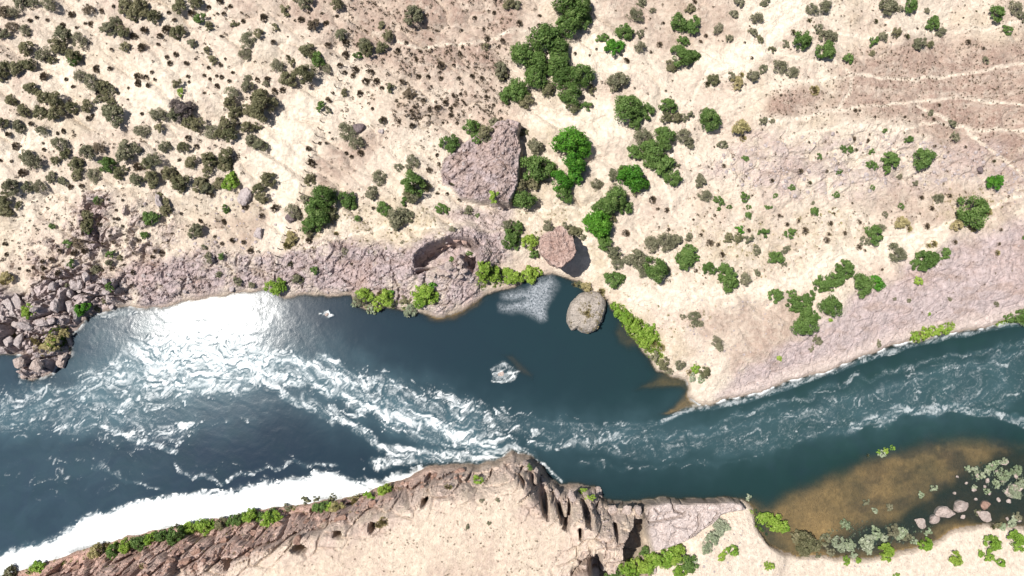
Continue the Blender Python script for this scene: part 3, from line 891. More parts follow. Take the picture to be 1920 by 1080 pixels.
ROCKMESH = {}


def rock_mesh(i, mat, sub=2):
    k = (i, mat.name, sub)
    if k not in ROCKMESH:
        v, f = rock_verts(300 + i, sub)
        me = np_mesh('boulder', v, f, False); me.materials.append(mat)
        ROCKMESH[k] = me
    return ROCKMESH[k]


LIFT = {}


def boulder(px, py, rx, ry, hz, ang, mat, label, group=None, name='boulder', i=None, sub=2, sink=.35, zoff=None, tiltx=0.0):
    """rx, ry in photo pixels; hz half height in metres"""
    x, y, z = drop(np.array(float(px)), np.array(float(py)))
    x, y, z = float(x), float(y), float(interp_grid(Hgt, x, y))
    s = 0.08
    o = link(name, rock_mesh(random.randrange(9) if i is None else i, mat, sub), None, label, 'rock', group)
    o.location = (x, y, (max(z, -.3) if zoff is None else zoff) + hz * (1 - 2 * sink))
    o.scale = (rx * s, ry * s, hz)
    o.rotation_euler = (tiltx, random.uniform(-.12, .12), math.radians(ang))
    return o


def z45(ox_, oy_, k, lst):
    return [(ox_ + a / k, oy_ + b / k, c / k, d / k) + tuple(e) for a, b, c, d, *e in lst]


# rock pillar beside the inlet: overhanging cap on a narrower foot
def pillar():
    top = [(590, 95), (640, 130), (655, 185), (690, 190), (705, 250), (718, 295), (708, 360), (660, 400), (610, 450), (560, 460), (530, 430), (480, 395), (430, 350), (410, 290),
           (415, 220), (450, 165), (530, 145), (560, 110)]
    P = np.array(W([(920 + a / 4.5, 400 + b / 4.5) for a, b in top], 7.6))
    c = P.mean(0)
    zg = float(interp_grid(Hgt, c[0], c[1]))
    rel = P - c
    ang = np.arctan2(rel[:, 1], rel[:, 0]); rr = np.hypot(rel[:, 0], rel[:, 1])
    o_ = np.argsort(ang); ang = ang[o_]; rr = rr[o_]
    NA, NZ = 120, 46
    A = np.linspace(-math.pi, math.pi, NA, endpoint=False)
    R = np.interp(A, np.concatenate([ang - 2 * math.pi, ang, ang + 2 * math.pi]), np.tile(rr, 3))
    R = R * (1 + .13 * fbm(A * 5.0, A * 0 + 3.3, 3, 59, .7))
    vs_, fs = [], []
    zt, zb = 7.6, -0.6
    for k in range(NZ):
        t = k / (NZ - 1)
        z = zb + (zt - zb) * t
        prof = np.interp(t, [0, .15, .4, .62, .8, .93, 1.0], [.74, .66, .66, .80, .96, 1.0, .965])
        nz = fbm(A * 2.2 + 50, np.full(NA, z * 1.3), 4, 44) * .30 + fbm(np.cos(A) * 3 + 7, np.sin(A) * 3 + z * .4, 3, 49) * .25
        r = R * prof * (1 + nz * (.22 if t < .93 else .1))
        for a_, q in zip(A, r):
            vs_.append((c[0] + q * math.cos(a_) - (1 - t) * .25, c[1] + q * math.sin(a_), z))
    for k in range(NZ - 1):
        for i in range(NA):
            j = (i + 1) % NA
            fs.append((k * NA + i, k * NA + j, (k + 1) * NA + j, (k + 1) * NA + i))
    # rough cap in rings
    prev = (NZ - 1) * NA
    for s in (.92, .84, .76, .68, .6, .52, .44, .36, .28, .2, .12, .05, .002):
        st = len(vs_)
        for a_, q in zip(A, R):
            xx, yy = c[0] + q * s * math.cos(a_), c[1] + q * s * math.sin(a_)
            vs_.append((xx, yy, 7.6 + .25 * (1 - s) + float(fbm(np.array(xx * 1.1), np.array(yy * 1.1), 5, 53, .65)) * .9 * min(1, (1 - s) * 5)))
        for i in range(NA):
            j = (i + 1) % NA
            fs.append((prev + i, prev + j, st + j, st + i))
        prev = st
    V = np.array(vs_); V[:, 2] -= zg
    V[:, 0] -= c[0]; V[:, 1] -= c[1]
    me = np_mesh('rock_pillar', V, np.array(fs), False)
    me.materials.append(ROCK_PINK)
    o = link('rock_pillar', me, None, 'tall pink rock pillar with jagged flat top casting a black shadow', 'rock')
    o.location = (c[0], c[1], zg)
    return o


pillar()

# domed boulder standing in the pool
def dome():
    out = [(645, 870), (670, 780), (720, 710), (790, 660), (860, 650), (940, 690), (975, 760), (960, 850), (930, 930), (890, 985), (830, 1010), (780, 1010), (730, 975), (690, 985), (650, 930)]
    P = np.array(W([(920 + a / 4.5, 400 + b / 4.5) for a, b in out], 0.6)); c = P.mean(0); rel = P - c
    ang = np.arctan2(rel[:, 1], rel[:, 0]); rr = np.hypot(rel[:, 0], rel[:, 1]); o_ = np.argsort(ang); ang, rr = ang[o_], rr[o_]
    NA = 96; A = np.linspace(-math.pi, math.pi, NA, endpoint=False)
    R = np.interp(A, np.concatenate([ang - 2 * math.pi, ang, ang + 2 * math.pi]), np.tile(rr, 3))
    vs_, fs = [], []
    rings = [(1.0, -1.2), (1.02, -.2), (1.0, .4), (.95, .95), (.87, 1.4), (.76, 1.75), (.62, 2.0), (.47, 2.15), (.32, 2.25), (.16, 2.3), (.05, 2.3)]
    for k, (s, z) in enumerate(rings):
        for a_, q in zip(A, R):
            xx, yy = q * s * math.cos(a_), q * s * math.sin(a_)
            n = float(fbm(np.array(xx * .7 + 4), np.array(yy * .7), 4, 57, .6))
            vs_.append((xx * (1 + .06 * n), yy * (1 + .06 * n), z + n * .5 * (1 if z > 0 else 0)))
    for k in range(len(rings) - 1):
        for i in range(NA):
            j = (i + 1) % NA
            fs.append((k * NA + i, k * NA + j, (k + 1) * NA + j, (k + 1) * NA + i))
    V = np.array(vs_); me = np_mesh('boulder', V, np.array(fs), False); me.materials.append(ROCK_STRAW)
    root = link('boulder', me, None, 'big domed boulder matted with dry straw standing in the dark pool', 'rock')
    root.location = (c[0], c[1], 0)
    return root, V, c


DOME, DV, DC = dome()

GR_CRAG = 'cracked grey rocks of the crag at the waterline'
L_CRAG = 'broken grey pink rock wedged in the shadow-cracked crag at the waterline'
CRAG_MARKS = [((167, 577), 'the bright green bush'), ((58, 582), 'the lime bush'), ((103, 640), 'the yellow reeds'), ((137, 580), 'the long black crack'), ((42, 645), 'the dark cove'),
              ((145, 535), 'the sandy hollow'), ((20, 575), 'the broad slab')]
for (x, y, rx, ry, h, a) in z45(0, 480, 4.5, [
        (455, 320, 48, 45, 1.0, 20), (460, 250, 40, 40, .8, 0), (465, 430, 45, 60, 1.0, 30), (545, 410, 40, 70, 1.1, 10), (545, 530, 55, 80, 1.2, -10),
        (645, 235, 55, 70, 1.1, 30), (700, 230, 30, 60, 1.0, 0), (640, 320, 30, 50, .9, 0), (770, 180, 40, 50, .8, 20), (820, 220, 40, 70, .9, 20),
        (280, 590, 90, 60, 1.2, -35), (330, 560, 60, 40, .8, -30), (140, 560, 60, 60, 1.0, 0), (150, 400, 90, 90, .9, 20), (60, 440, 90, 120, .9, 20),
        (50, 600, 60, 60, 1.0, 40), (160, 720, 45, 90, 1.1, -20), (80, 720, 60, 60, 1.0, 30), (30, 770, 60, 50, 1.0, 0), (350, 830, 40, 40, .6, 0),
        (940, 350, 50, 45, .8, 0), (730, 80, 45, 30, .5, 20), (650, 480, 25, 70, 1.2, 5), (420, 540, 40, 40, .7, 20), (300, 450, 45, 40, .7, 10), (900, 300, 40, 30, .6, 0)]):
    big = 'large ' if rx * ry > 190 else 'small ' if rx * ry < 85 else ''
    form = 'narrow upright' if ry > 1.45 * rx else 'broad flat' if rx > 1.3 * ry else 'blocky'
    mark = min(CRAG_MARKS, key=lambda q: math.hypot(q[0][0] - x, q[0][1] - y))[1]
    lab = big + form + ' grey pink rock of the crag near ' + mark
    boulder(x, y, rx, ry, h, a, ROCK_GREY, lab, GR_CRAG, sink=.4, i=None)
for (x, y, rx, ry, h, a, lab) in z45(0, 480, 4.5, [
        (250, 890, 55, 60, 1.0, 20, 'pale rock with a dark hole at the tip of the crag'), (340, 920, 70, 75, 1.1, 0, 'broad pale rock at the tip of the crag in the river'),
        (430, 900, 60, 60, .9, 30, 'angular pale rock with a dark notch at the crag tip'), (535, 850, 60, 50, .9, 20, 'pale pink block jutting into the river beside yellow reeds'),
        (590, 700, 30, 70, .8, 20, 'narrow pale rock along the water below the crag'), (210, 1015, 40, 30, .6, 0, 'low pale rock awash in white foam off the crag tip'),
        (300, 1010, 40, 28, .6, 0, 'low pale rock at the waterline below the crag tip')]):
    boulder(x, y, rx, ry, h, a, ROCK_PALE, lab, None, sink=.35)

# slabs round the hollow
for (x, y, rx, ry, h, a) in z45(740, 400, 4.909, [
        (310, 345, 60, 28, .35, 30), (400, 300, 55, 26, .35, 28), (480, 265, 50, 26, .35, 20), (560, 250, 45, 24, .35, 0), (640, 265, 50, 30, .4, -15)]):
    o = boulder(x, y - 3, rx, ry, h, a, ROCK_PINK, 'flat pink rock slab on the rim of the dark hollow', 'rim slabs of the hollow', sink=.35)
for (x, y, rx, ry, h, a) in z45(740, 400, 4.909, [
        (630, 390, 40, 40, .9, 0), (680, 430, 35, 40, .9, 20), (620, 450, 40, 35, .8, 0), (660, 480, 40, 35, .8, 30), (700, 470, 20, 50, .9, 0), (600, 500, 40, 25, .6, 0), (640, 530, 40, 30, .6, 10),
        (500, 480, 60, 45, .9, 20), (560, 560, 35, 40, .6, 0), (440, 540, 70, 30, .5, 10), (360, 565, 45, 35, .5, 0), (600, 580, 40, 30, .5, 0), (490, 560, 40, 30, .4, 0)]):
    boulder(x, y, rx, ry, h, a, ROCK_PALE, 'pale broken block piled inside the dark hollow', 'broken blocks in the hollow', sink=.3)
# blocks on the slope
boulder(674, 240, 12, 11, .9, 20, ROCK_DARK, 'dark purple boulder beside a grey shrub below the sand flat', sub=3)
boulder(715, 247, 9, 6, .35, 0, ROCK_GREY, 'small flat grey rock lying near the dark purple boulder')
boulder(458, 372, 17, 19, 1.0, 10, ROCK_GREY, 'grey boulder with a lime bush at its top, beside the sand flat', sub=3)
boulder(550, 408, 12, 16, 1.0, -30, ROCK_DARK, 'dark rock under the tall green thicket by the fence', sub=3)
boulder(487, 440, 12, 14, .9, 0, ROCK_GREY, 'shadowed grey rock at the lower end of the sand flat', sub=3)
boulder(300, 375, 8, 16, 1.0, 20, ROCK_GREY, 'narrow grey rock between dark bushes above the crag', sub=3)
boulder(1836, 318, 10, 6, .6, -20, ROCK_DARK, 'dark rock on the stony slope above a bright green bush', sub=3)
boulder(940, 702, 10, 7, .45, 0, ROCK_PALE, 'pale rock awash in a patch of foam in the dark pool', zoff=-.25)
boulder(612, 590, 5, 4, .35, 0, ROCK_PALE, 'small white rock breaking the calm water near the slab', zoff=-.1)
# stones in the shallows
for x, y, rx, ry, h, a, mt, lab in (
        (1800, 948, 24, 14, 1.0, 12, ROCK_PALE, 'large pink jagged rock at the edge of the brown shallows'), (1776, 960, 20, 13, .9, 0, ROCK_PALE, 'pink rock between pale shrubs and the sandy bank of the shallows'),
        (1752, 973, 18, 11, .7, 10, ROCK_PALE, 'pale pink rock touching the sandy bank beside pale shrubs'), (1727, 980, 18, 10, .7, -10, ROCK_PALE, 'low pale rock beside grey bankside shrubs'),
        (1847, 967, 26, 10, .6, -14, ROCK_PALE, 'long pale slab lying on the sandy bank of the shallows'), (1845, 948, 12, 9, .5, 0, ROCK_RED, 'reddish stone behind the long pale slab'),
        (1806, 970, 7, 5, .3, 0, ROCK_PALE, 'small pale stone beside the large pink jagged rock'), (1896, 922, 20, 13, .6, 10, ROCK_PALE, 'pale rock among white flecked water plants')):
    boulder(x, y, rx, ry, h, a, mt, lab, sub=3)
for x, y, r in ((1884, 866, 7), (1860, 872, 4), (1827, 918, 6), (1794, 893, 4), (1832, 893, 5), (1850, 900, 5), (1846, 912, 5), (1872, 938, 5), (1892, 940, 6), (1905, 892, 6), (1830, 936, 4),
                (1868, 884, 4), (1812, 905, 4), (1790, 925, 4), (1855, 925, 5), (1880, 900, 5), (1912, 905, 5), (1888, 972, 5), (1912, 976, 4)):
    boulder(x, y, r, r * .8, .3, random.uniform(0, 90), ROCK_PALE, 'small whitish stone among leafy water plants in the dark shallows', 'whitish stones among the water plants', name='stone', zoff=-.05)
# cliff-edge blocks of the mesa
for x, y, rx, ry, h, a in ((1020, 905, 9, 12, 1.2, 10), (1046, 928, 9, 14, 1.3, 20), (1074, 932, 11, 18, 1.2, 20), (1122, 922, 12, 12, 1.2, 0), (1150, 960, 16, 12, 1.0, 20), (1176, 958, 14, 12, 1.1, 0),
                           (1170, 990, 12, 18, 1.3, -20), (1168, 1010, 8, 12, 1.5, -20), (1133, 1050, 10, 16, 1.8, 0), (1197, 958, 9, 10, 1.2, 0), (985, 868, 10, 7, .8, 0), (1005, 885, 9, 9, .9, 0)):
    boulder(x, y, rx, ry, h, a, ROCK_PALE, 'angular pink block on the cliff edge of the mesa', 'cliff edge blocks of the mesa', sink=.45, sub=3)
for x, y, rx, ry, h, a in ((372, 1034, 14, 7, .9, 25), (405, 1024, 14, 7, .9, 30), (350, 1050, 12, 7, .8, 20), (320, 1052, 12, 6, .8, 15), (475, 1000, 10, 7, .8, 20), (520, 985, 14, 7, .9, 25), (575, 978, 10, 8, .8, 10),
                           (150, 1062, 12, 6, .7, 20), (250, 1050, 12, 7, .8, 20), (560, 1010, 9, 8, .9, 0), (640, 975, 14, 7, .8, 20), (700, 945, 14, 8, .8, 20), (815, 890, 12, 6, .7, 10), (860, 884, 12, 6, .7, 0)):
    boulder(x, y, rx, ry, h, a, ROCK_RED, 'red brown rock on the craggy slope above the foam bank', 'red rocks of the craggy slope', sink=.4, sub=3)
boulder(1215, 1076, 10, 8, .7, 0, ROCK_PINK, 'rounded pink boulder among lime bushes in the gully', sub=3)
boulder(1226, 1070, 8, 7, .6, 0, ROCK_PALE, 'rounded pale boulder among lime bushes in the gully', sub=3)

# ------------------------------------------------------------------ fence
def fence():
    P = np.array(FENCE, float)
    seg = np.hypot(*np.diff(P, axis=0).T); L = np.concatenate([[0], np.cumsum(seg)])
    s = np.arange(0, L[-1], 14.0)
    fx = np.interp(s, L, P[:, 0]); fy = np.interp(s, L, P[:, 1])
    x, y, z = drop(fx, fy)
    root = link('post_fence', None, None, 'line of thin weathered fence posts crossing the slope beside the pale sand flat', 'fence')
    root.location = (float(x[0]), float(y[0]), float(z[0]))
    v = np.array([(a * w_, b * w_, h) for h, w_ in ((-.3, 1), (1.15, .8)) for a, b in ((-.06, -.06), (.06, -.06), (.06, .06), (-.06, .06))])
    f = np.array([(0, 1, 5, 4), (1, 2, 6, 5), (2, 3, 7, 6), (3, 0, 4, 7), (4, 5, 6, 7)])
    pm = np_mesh('post', v, f); pm.materials.append(MAT_BARK)
    pts = []
    for i in range(len(s)):
        o = link('post', pm, root)
        zz = float(interp_grid(Hgt, x[i], y[i]))
        o.location = (float(x[i]) - root.location.x, float(y[i]) - root.location.y, zz - root.location.z)
        o.rotation_euler = (random.uniform(-.08, .08), random.uniform(-.08, .08), random.uniform(0, 1.5))
        pts.append(np.array(o.location))
    for hgt_ in (.5, 1.0):
        vv, ff_ = [], []
        for p in pts:
            b = len(vv)
            for dx_, dz_ in ((-.012, 0), (.012, 0), (0, .02)):
                vv.append((p[0] + dx_, p[1], p[2] + hgt_ + dz_))
            if b:
                for k in range(3):
                    ff_.append((b - 3 + k, b - 3 + (k + 1) % 3, b + (k + 1) % 3, b + k))
        wm = np_mesh('wire', np.array(vv), np.array(ff_)); wm.materials.append(MAT_BARK)
        link('wire', wm, root)


fence()

# ------------------------------------------------------------------ plants
def leaves_mesh(seed, nclump, nleaf, size, height, kind='tree'):
    """unit-radius crown: many small leaf faces gathered in clumps through the crown's volume"""
    r = np.random.default_rng(seed)
    cs = []
    lob = r.uniform(0, 6.28, 3)
    while len(cs) < nclump:
        a = r.uniform(0, 6.2832); q = math.sqrt(r.uniform(0, 1))
        rim = .76 * (1 + .16 * math.sin(2 * a + lob[0]) + .13 * math.sin(3 * a + lob[1]) + .08 * math.sin(5 * a + lob[2]))
        x, y = q * rim * math.cos(a), q * rim * math.sin(a)
        top = height * (1 - .62 * q ** 2.2)
        z = r.uniform(.18 * height, top) if r.random() < .35 else top * r.uniform(.78, 1.0)
        cs.append((x, y, z))
    cs = np.array(cs)
    cr = r.uniform(.16, .30, nclump) * (1.0 if nclump > 14 else 1.4)
    k = r.integers(0, nclump, nleaf)
    d = r.normal(size=(nleaf, 3)); d[:, 2] += .25; d /= np.linalg.norm(d, axis=1)[:, None]
    rad = cr[k] * r.uniform(.35, 1.0, nleaf) ** .6
    p = cs[k] + d * rad[:, None] * np.array([1, 1, .8])
    p[:, 2] = np.maximum(p[:, 2], .06)
    nrm = d * .9 + r.normal(size=(nleaf, 3)) * .55 + np.array([0, 0, .45]); nrm /= np.linalg.norm(nrm, axis=1)[:, None]
    t = np.cross(nrm, r.normal(size=(nleaf, 3))); t /= np.linalg.norm(t, axis=1)[:, None]
    b = np.cross(nrm, t)
    s = (size * r.uniform(.6, 1.4, nleaf))[:, None]
    v = np.stack([p - t * s, p - b * s * .55, p + t * s, p + b * s * .55], 1).reshape(-1, 3)
    f = np.arange(nleaf * 4).reshape(-1, 4)
    me = np_mesh('crown', v, f)
    tone = np.clip(.5 + (r.random(nclump)[k] - .5) * .7 + (r.random(nleaf) - .5) * .5, 0, 1)
    attr_f(me, 'leaf', np.repeat(tone, 4))
    return me


def tuft_mesh(seed, n, height, w):
    """dry cushion shrub: fine upright twigs and blades fanning from the base"""
    r = np.random.default_rng(seed)
    a = r.uniform(0, 6.2832, n); q = r.uniform(0, 1, n) ** .9
    base = np.stack([np.cos(a) * q * .55, np.sin(a) * q * .55, np.zeros(n)], 1)
    tip = np.stack([np.cos(a) * q * r.uniform(.75, 1.05, n), np.sin(a) * q * r.uniform(.75, 1.05, n), height * (1 - .72 * q ** 2) * r.uniform(.75, 1.1, n)], 1)
    midp = (base + tip) * .5; midp[:, 2] = tip[:, 2] * .75
    side = np.stack([-np.sin(a), np.cos(a), r.uniform(-.4, .4, n)], 1) * (w * r.uniform(.6, 1.4, n))[:, None]
    v = np.stack([base, midp - side, tip, midp + side], 1).reshape(-1, 3)
    me = np_mesh('crown', v, np.arange(n * 4).reshape(-1, 4))
    attr_f(me, 'leaf', np.repeat(r.random(n), 4))
    return me


def stem_mesh(seed, height, nl, thick):
    r = np.random.default_rng(seed)
    vs_, fs = [], []

    def limb(p0, p1, r0, r1, n=6):
        p0 = np.array(p0); p1 = np.array(p1); dv = p1 - p0
        t = np.cross(dv, (.3, .9, .2)); t /= np.linalg.norm(t); b = np.cross(dv, t); b /= np.linalg.norm(b)
        pm = (p0 + p1) / 2 + r.normal(size=3) * .04
        st = len(vs_)
        for p, q in ((p0, r0), (pm, (r0 + r1) / 2), (p1, r1)):
            for i in range(n):
                w_ = 6.2832 * i / n
                vs_.append(p + (t * math.cos(w_) + b * math.sin(w_)) * q)
        for k in range(2):
            for i in range(n):
                j = (i + 1) % n
                fs.append((st + k * n + i, st + k * n + j, st + (k + 1) * n + j, st + (k + 1) * n + i))
    fork = height * .3
    limb((0, 0, -.25), (.03, .02, fork), thick, thick * .8)
    for i in range(nl):
        a = 6.2832 * i / nl + r.uniform(-.4, .4); q = r.uniform(.35, .6)
        limb((.03, .02, fork * r.uniform(.7, 1)), (math.cos(a) * q, math.sin(a) * q, height * r.uniform(.6, .82)), thick * .55, thick * .18)
    return np_mesh('trunk', np.array(vs_), np.array(fs), True)


CR_BIG = [leaves_mesh(500 + i, 60, 4200, .055, 1.25) for i in range(5)]
CR_MID = [leaves_mesh(520 + i, 36, 2000, .075, 1.10) for i in range(6)]
CR_SML = [leaves_mesh(540 + i, 20, 800, .105, .95) for i in range(6)]
CR_TUF = [tuft_mesh(560 + i, 190, .85, .085) for i in range(6)]
CR_RAG = [leaves_mesh(580 + i, 44, 1500, .06, 1.0) for i in range(5)]
ST_BIG = [stem_mesh(600 + i, 1.2, 5, .055) for i in range(3)]
ST_SML = [stem_mesh(610 + i, .95, 5, .05) for i in range(3)]
for s_ in ST_BIG + ST_SML:
    s_.materials.append(MAT_BARK)
_mc = {}


def with_mat(me, kind):
    k = (me.name, kind)
    if k not in _mc:
        c = me.copy(); c.name = me.name.split('.')[0]; c.materials.clear(); c.materials.append(LEAF[kind]); _mc[k] = c
    return _mc[k]


KN = {'T': 'green', 'D': 'dark olive', 'G': 'grey-green', 'L': 'lime green', 'B': 'brown', 'P': 'pale green', 'Y': 'straw yellow', 'N': 'bright green', 'V': 'purplish grey'}

PLACES = [  # (test, phrase)
    (lambda x, y: math.hypot(x - 1045, y - 465) < 88, 'beside the tall pink rock pillar'),
    (lambda x, y: math.hypot(x - 840, y - 480) < 68, 'by the dark rock hollow'),
    (lambda x, y: 640 < x < 960 and 505 < y < 600, 'on the waterline below the grey slab'),
    (lambda x, y: x < 260 and 395 < y < 720, 'among the shadow-cracked crags by the river'),
    (lambda x, y: 815 < x < 985 and 225 < y < 395, 'against the grey rock outcrop'),
    (lambda x, y: 985 <= x < 1125 and 225 < y < 395, 'in the grove between the outcrop and the sandy draw'),
    (lambda x, y: 930 < x < 1130 and y < 225, 'in the thicket running down the sandy draw'),
    (lambda x, y: 1060 < x < 1180 and 340 < y < 560, 'along the path past the rock pillar'),
    (lambda x, y: 1120 < x < 1330 and 560 < y < 760, 'fringing the dark pool'),
    (lambda x, y: x < 800 and y > 880, 'on the bank between white foam and red cliff'),
    (lambda x, y: 800 <= x < 1150 and y > 840, 'on the cliff edge of the mesa'),
    (lambda x, y: 1150 <= x < 1300 and y > 980, 'in the shaded gully beside the mesa'),
    (lambda x, y: 1300 <= x < 1440 and y > 900, 'on the sandy rise behind the low rock shelf'),
    (lambda x, y: x >= 1440 and y > 1010, 'on the pale sand below the shallows'),
    (lambda x, y: x >= 1400 and y > 800, 'in and around the brown shallows'),
    (lambda x, y: x >= 1460 and y > 560 - (x - 1460) * .36 and y > 455, 'at the edge of the grey scree slope'),
    (lambda x, y: 480 < x < 680 and 340 < y < 480, 'near the lower end of the fence'),
    (lambda x, y: 440 < x < 660 and 80 < y < 340, 'around the broad pale sand flat'),
    (lambda x, y: 255 <= x < 560 and 345 < y < 580, 'on the pink slope above the glinting water'),
    (lambda x, y: x < 480 and y < 120, 'on the upper part of the pale scrubby slope'),
    (lambda x, y: x < 480 and y < 240, 'in the middle of the pale scrubby slope'),
    (lambda x, y: x < 480, 'at the foot of the pale scrubby slope'),
    (lambda x, y: x < 960 and y < 170, 'on the reddish brown ground beyond the fence'),
    (lambda x, y: x < 960, 'on the dry ground between fence and outcrop'),
    (lambda x, y: 1330 < x and 235 < y < 400, 'on the stony purple slope'),
    (lambda x, y: x >= 1440 and y < 235, 'around the red-brown scrub field'),
    (lambda x, y: x < 1440 and y < 175, 'at the head of the sandy draw'),
    (lambda x, y: y < 360, 'on the sand beside the sandy draw'),
    (lambda x, y: True, 'on the straw-coloured flat above the scree')]


def place_phrase(x, y):
    for f_, p_ in PLACES:
        if f_(x, y):
            return p_


PLIST = []


def sort_of(r, kind):
    if kind in 'TND' and r >= 18: return 'tree'
    if r >= 11: return 'shrub'
    if kind in 'BYV' or (kind == 'D' and r < 7): return 'cushion shrub'
    return 'bush'


def make_plants():
    """labels first: size, colour, kind and place; look-alikes are told apart by what grows against them"""
    n = len(PLIST)
    info = []
    for (px, py, r, kind) in PLIST:
        w_ = sort_of(r, kind)
        size = ('big ' if r >= 27 else 'slender ' if r < 20.5 else '') if w_ == 'tree' else ('large ' if r >= 16 else 'tiny ' if r < 4.6 else 'small ' if r < 7.5 else '')
        info.append([size, w_, place_phrase(px, py)])
    labs = [i[0] + KN[p[3]] + ' ' + i[1] + ' ' + i[2] for i, p in zip(info, PLIST)]
    cnt = {}
    for l_ in labs: cnt[l_] = cnt.get(l_, 0) + 1
    P = np.array([(p[0], p[1], p[2]) for p in PLIST])
    for i in range(n):
        lab = labs[i]
        if cnt[lab] > 1:
            d = np.hypot(P[:, 0] - P[i, 0], P[:, 1] - P[i, 1]) - P[:, 2] - P[i, 2]
            d[i] = 1e9
            near = [j for j in np.argsort(d)[:6] if d[j] < 1.5]
            other = [j for j in near if PLIST[j][3] != PLIST[i][3]]
            if not near and d.min() > 9: ext = ', standing alone'
            elif not near: ext = ''
            elif other: ext = ', touching a ' + KN[PLIST[other[0]][3]] + ' ' + info[other[0]][1].split()[-1]
            elif len(near) == 1: ext = ', paired with its like'
            else: ext = ', crowded among its like'
            if len((lab + ext).split()) <= 16: lab = lab + ext
        grp = KN[PLIST[i][3]] + ' ' + info[i][1] + ('es ' if info[i][1] == 'bush' else 's ') + info[i][2]
        build_plant(*PLIST[i], info[i][1], lab, grp)


def build_plant(px, py, r, kind, word, lab, grp):
    rad = r * 0.08
    x, y, z = drop(np.array(float(px)), np.array(float(py) + r * .12))
    x, y = float(x), float(y); z = float(interp_grid(Hgt, x, y))
    z = max(z, -.15)
    if word == 'tree':
        cm, hz = random.choice(CR_BIG), random.uniform(1.15, 1.45)
    elif word == 'shrub':
        cm, hz = random.choice(CR_RAG if kind in 'GBPV' and random.random() < .6 else CR_MID), random.uniform(.9, 1.25)
    elif word == 'cushion shrub':
        cm, hz = random.choice(CR_TUF), random.uniform(.7, 1.0)
    else:
        cm, hz = random.choice(CR_SML), random.uniform(.9, 1.2)
    nm_ = word.replace(' ', '_'); cat = word.split()[-1]
    rz = random.uniform(0, 6.28)
    sc = rad * (random.uniform(1.16, 1.36) if kind in 'TNL' else random.uniform(.98, 1.2))
    if r >= 11:
        root = link(nm_, None, None, lab, cat, grp)
        root.location = (x, y, z); root.rotation_euler = (0, 0, rz); root.scale = (sc * random.uniform(.92, 1.08), sc * random.uniform(.92, 1.08), sc * hz)
        link('trunk' if word == 'tree' else 'stems', random.choice(ST_BIG if word == 'tree' else ST_SML), root)
        link('crown', with_mat(cm, kind), root)
    else:
        root = link(nm_, with_mat(cm, kind), None, lab, cat, grp)
        root.location = (x, y, z - .03); root.rotation_euler = (0, 0, rz); root.scale = (sc * random.uniform(.9, 1.1), sc * random.uniform(.9, 1.1), sc * hz)


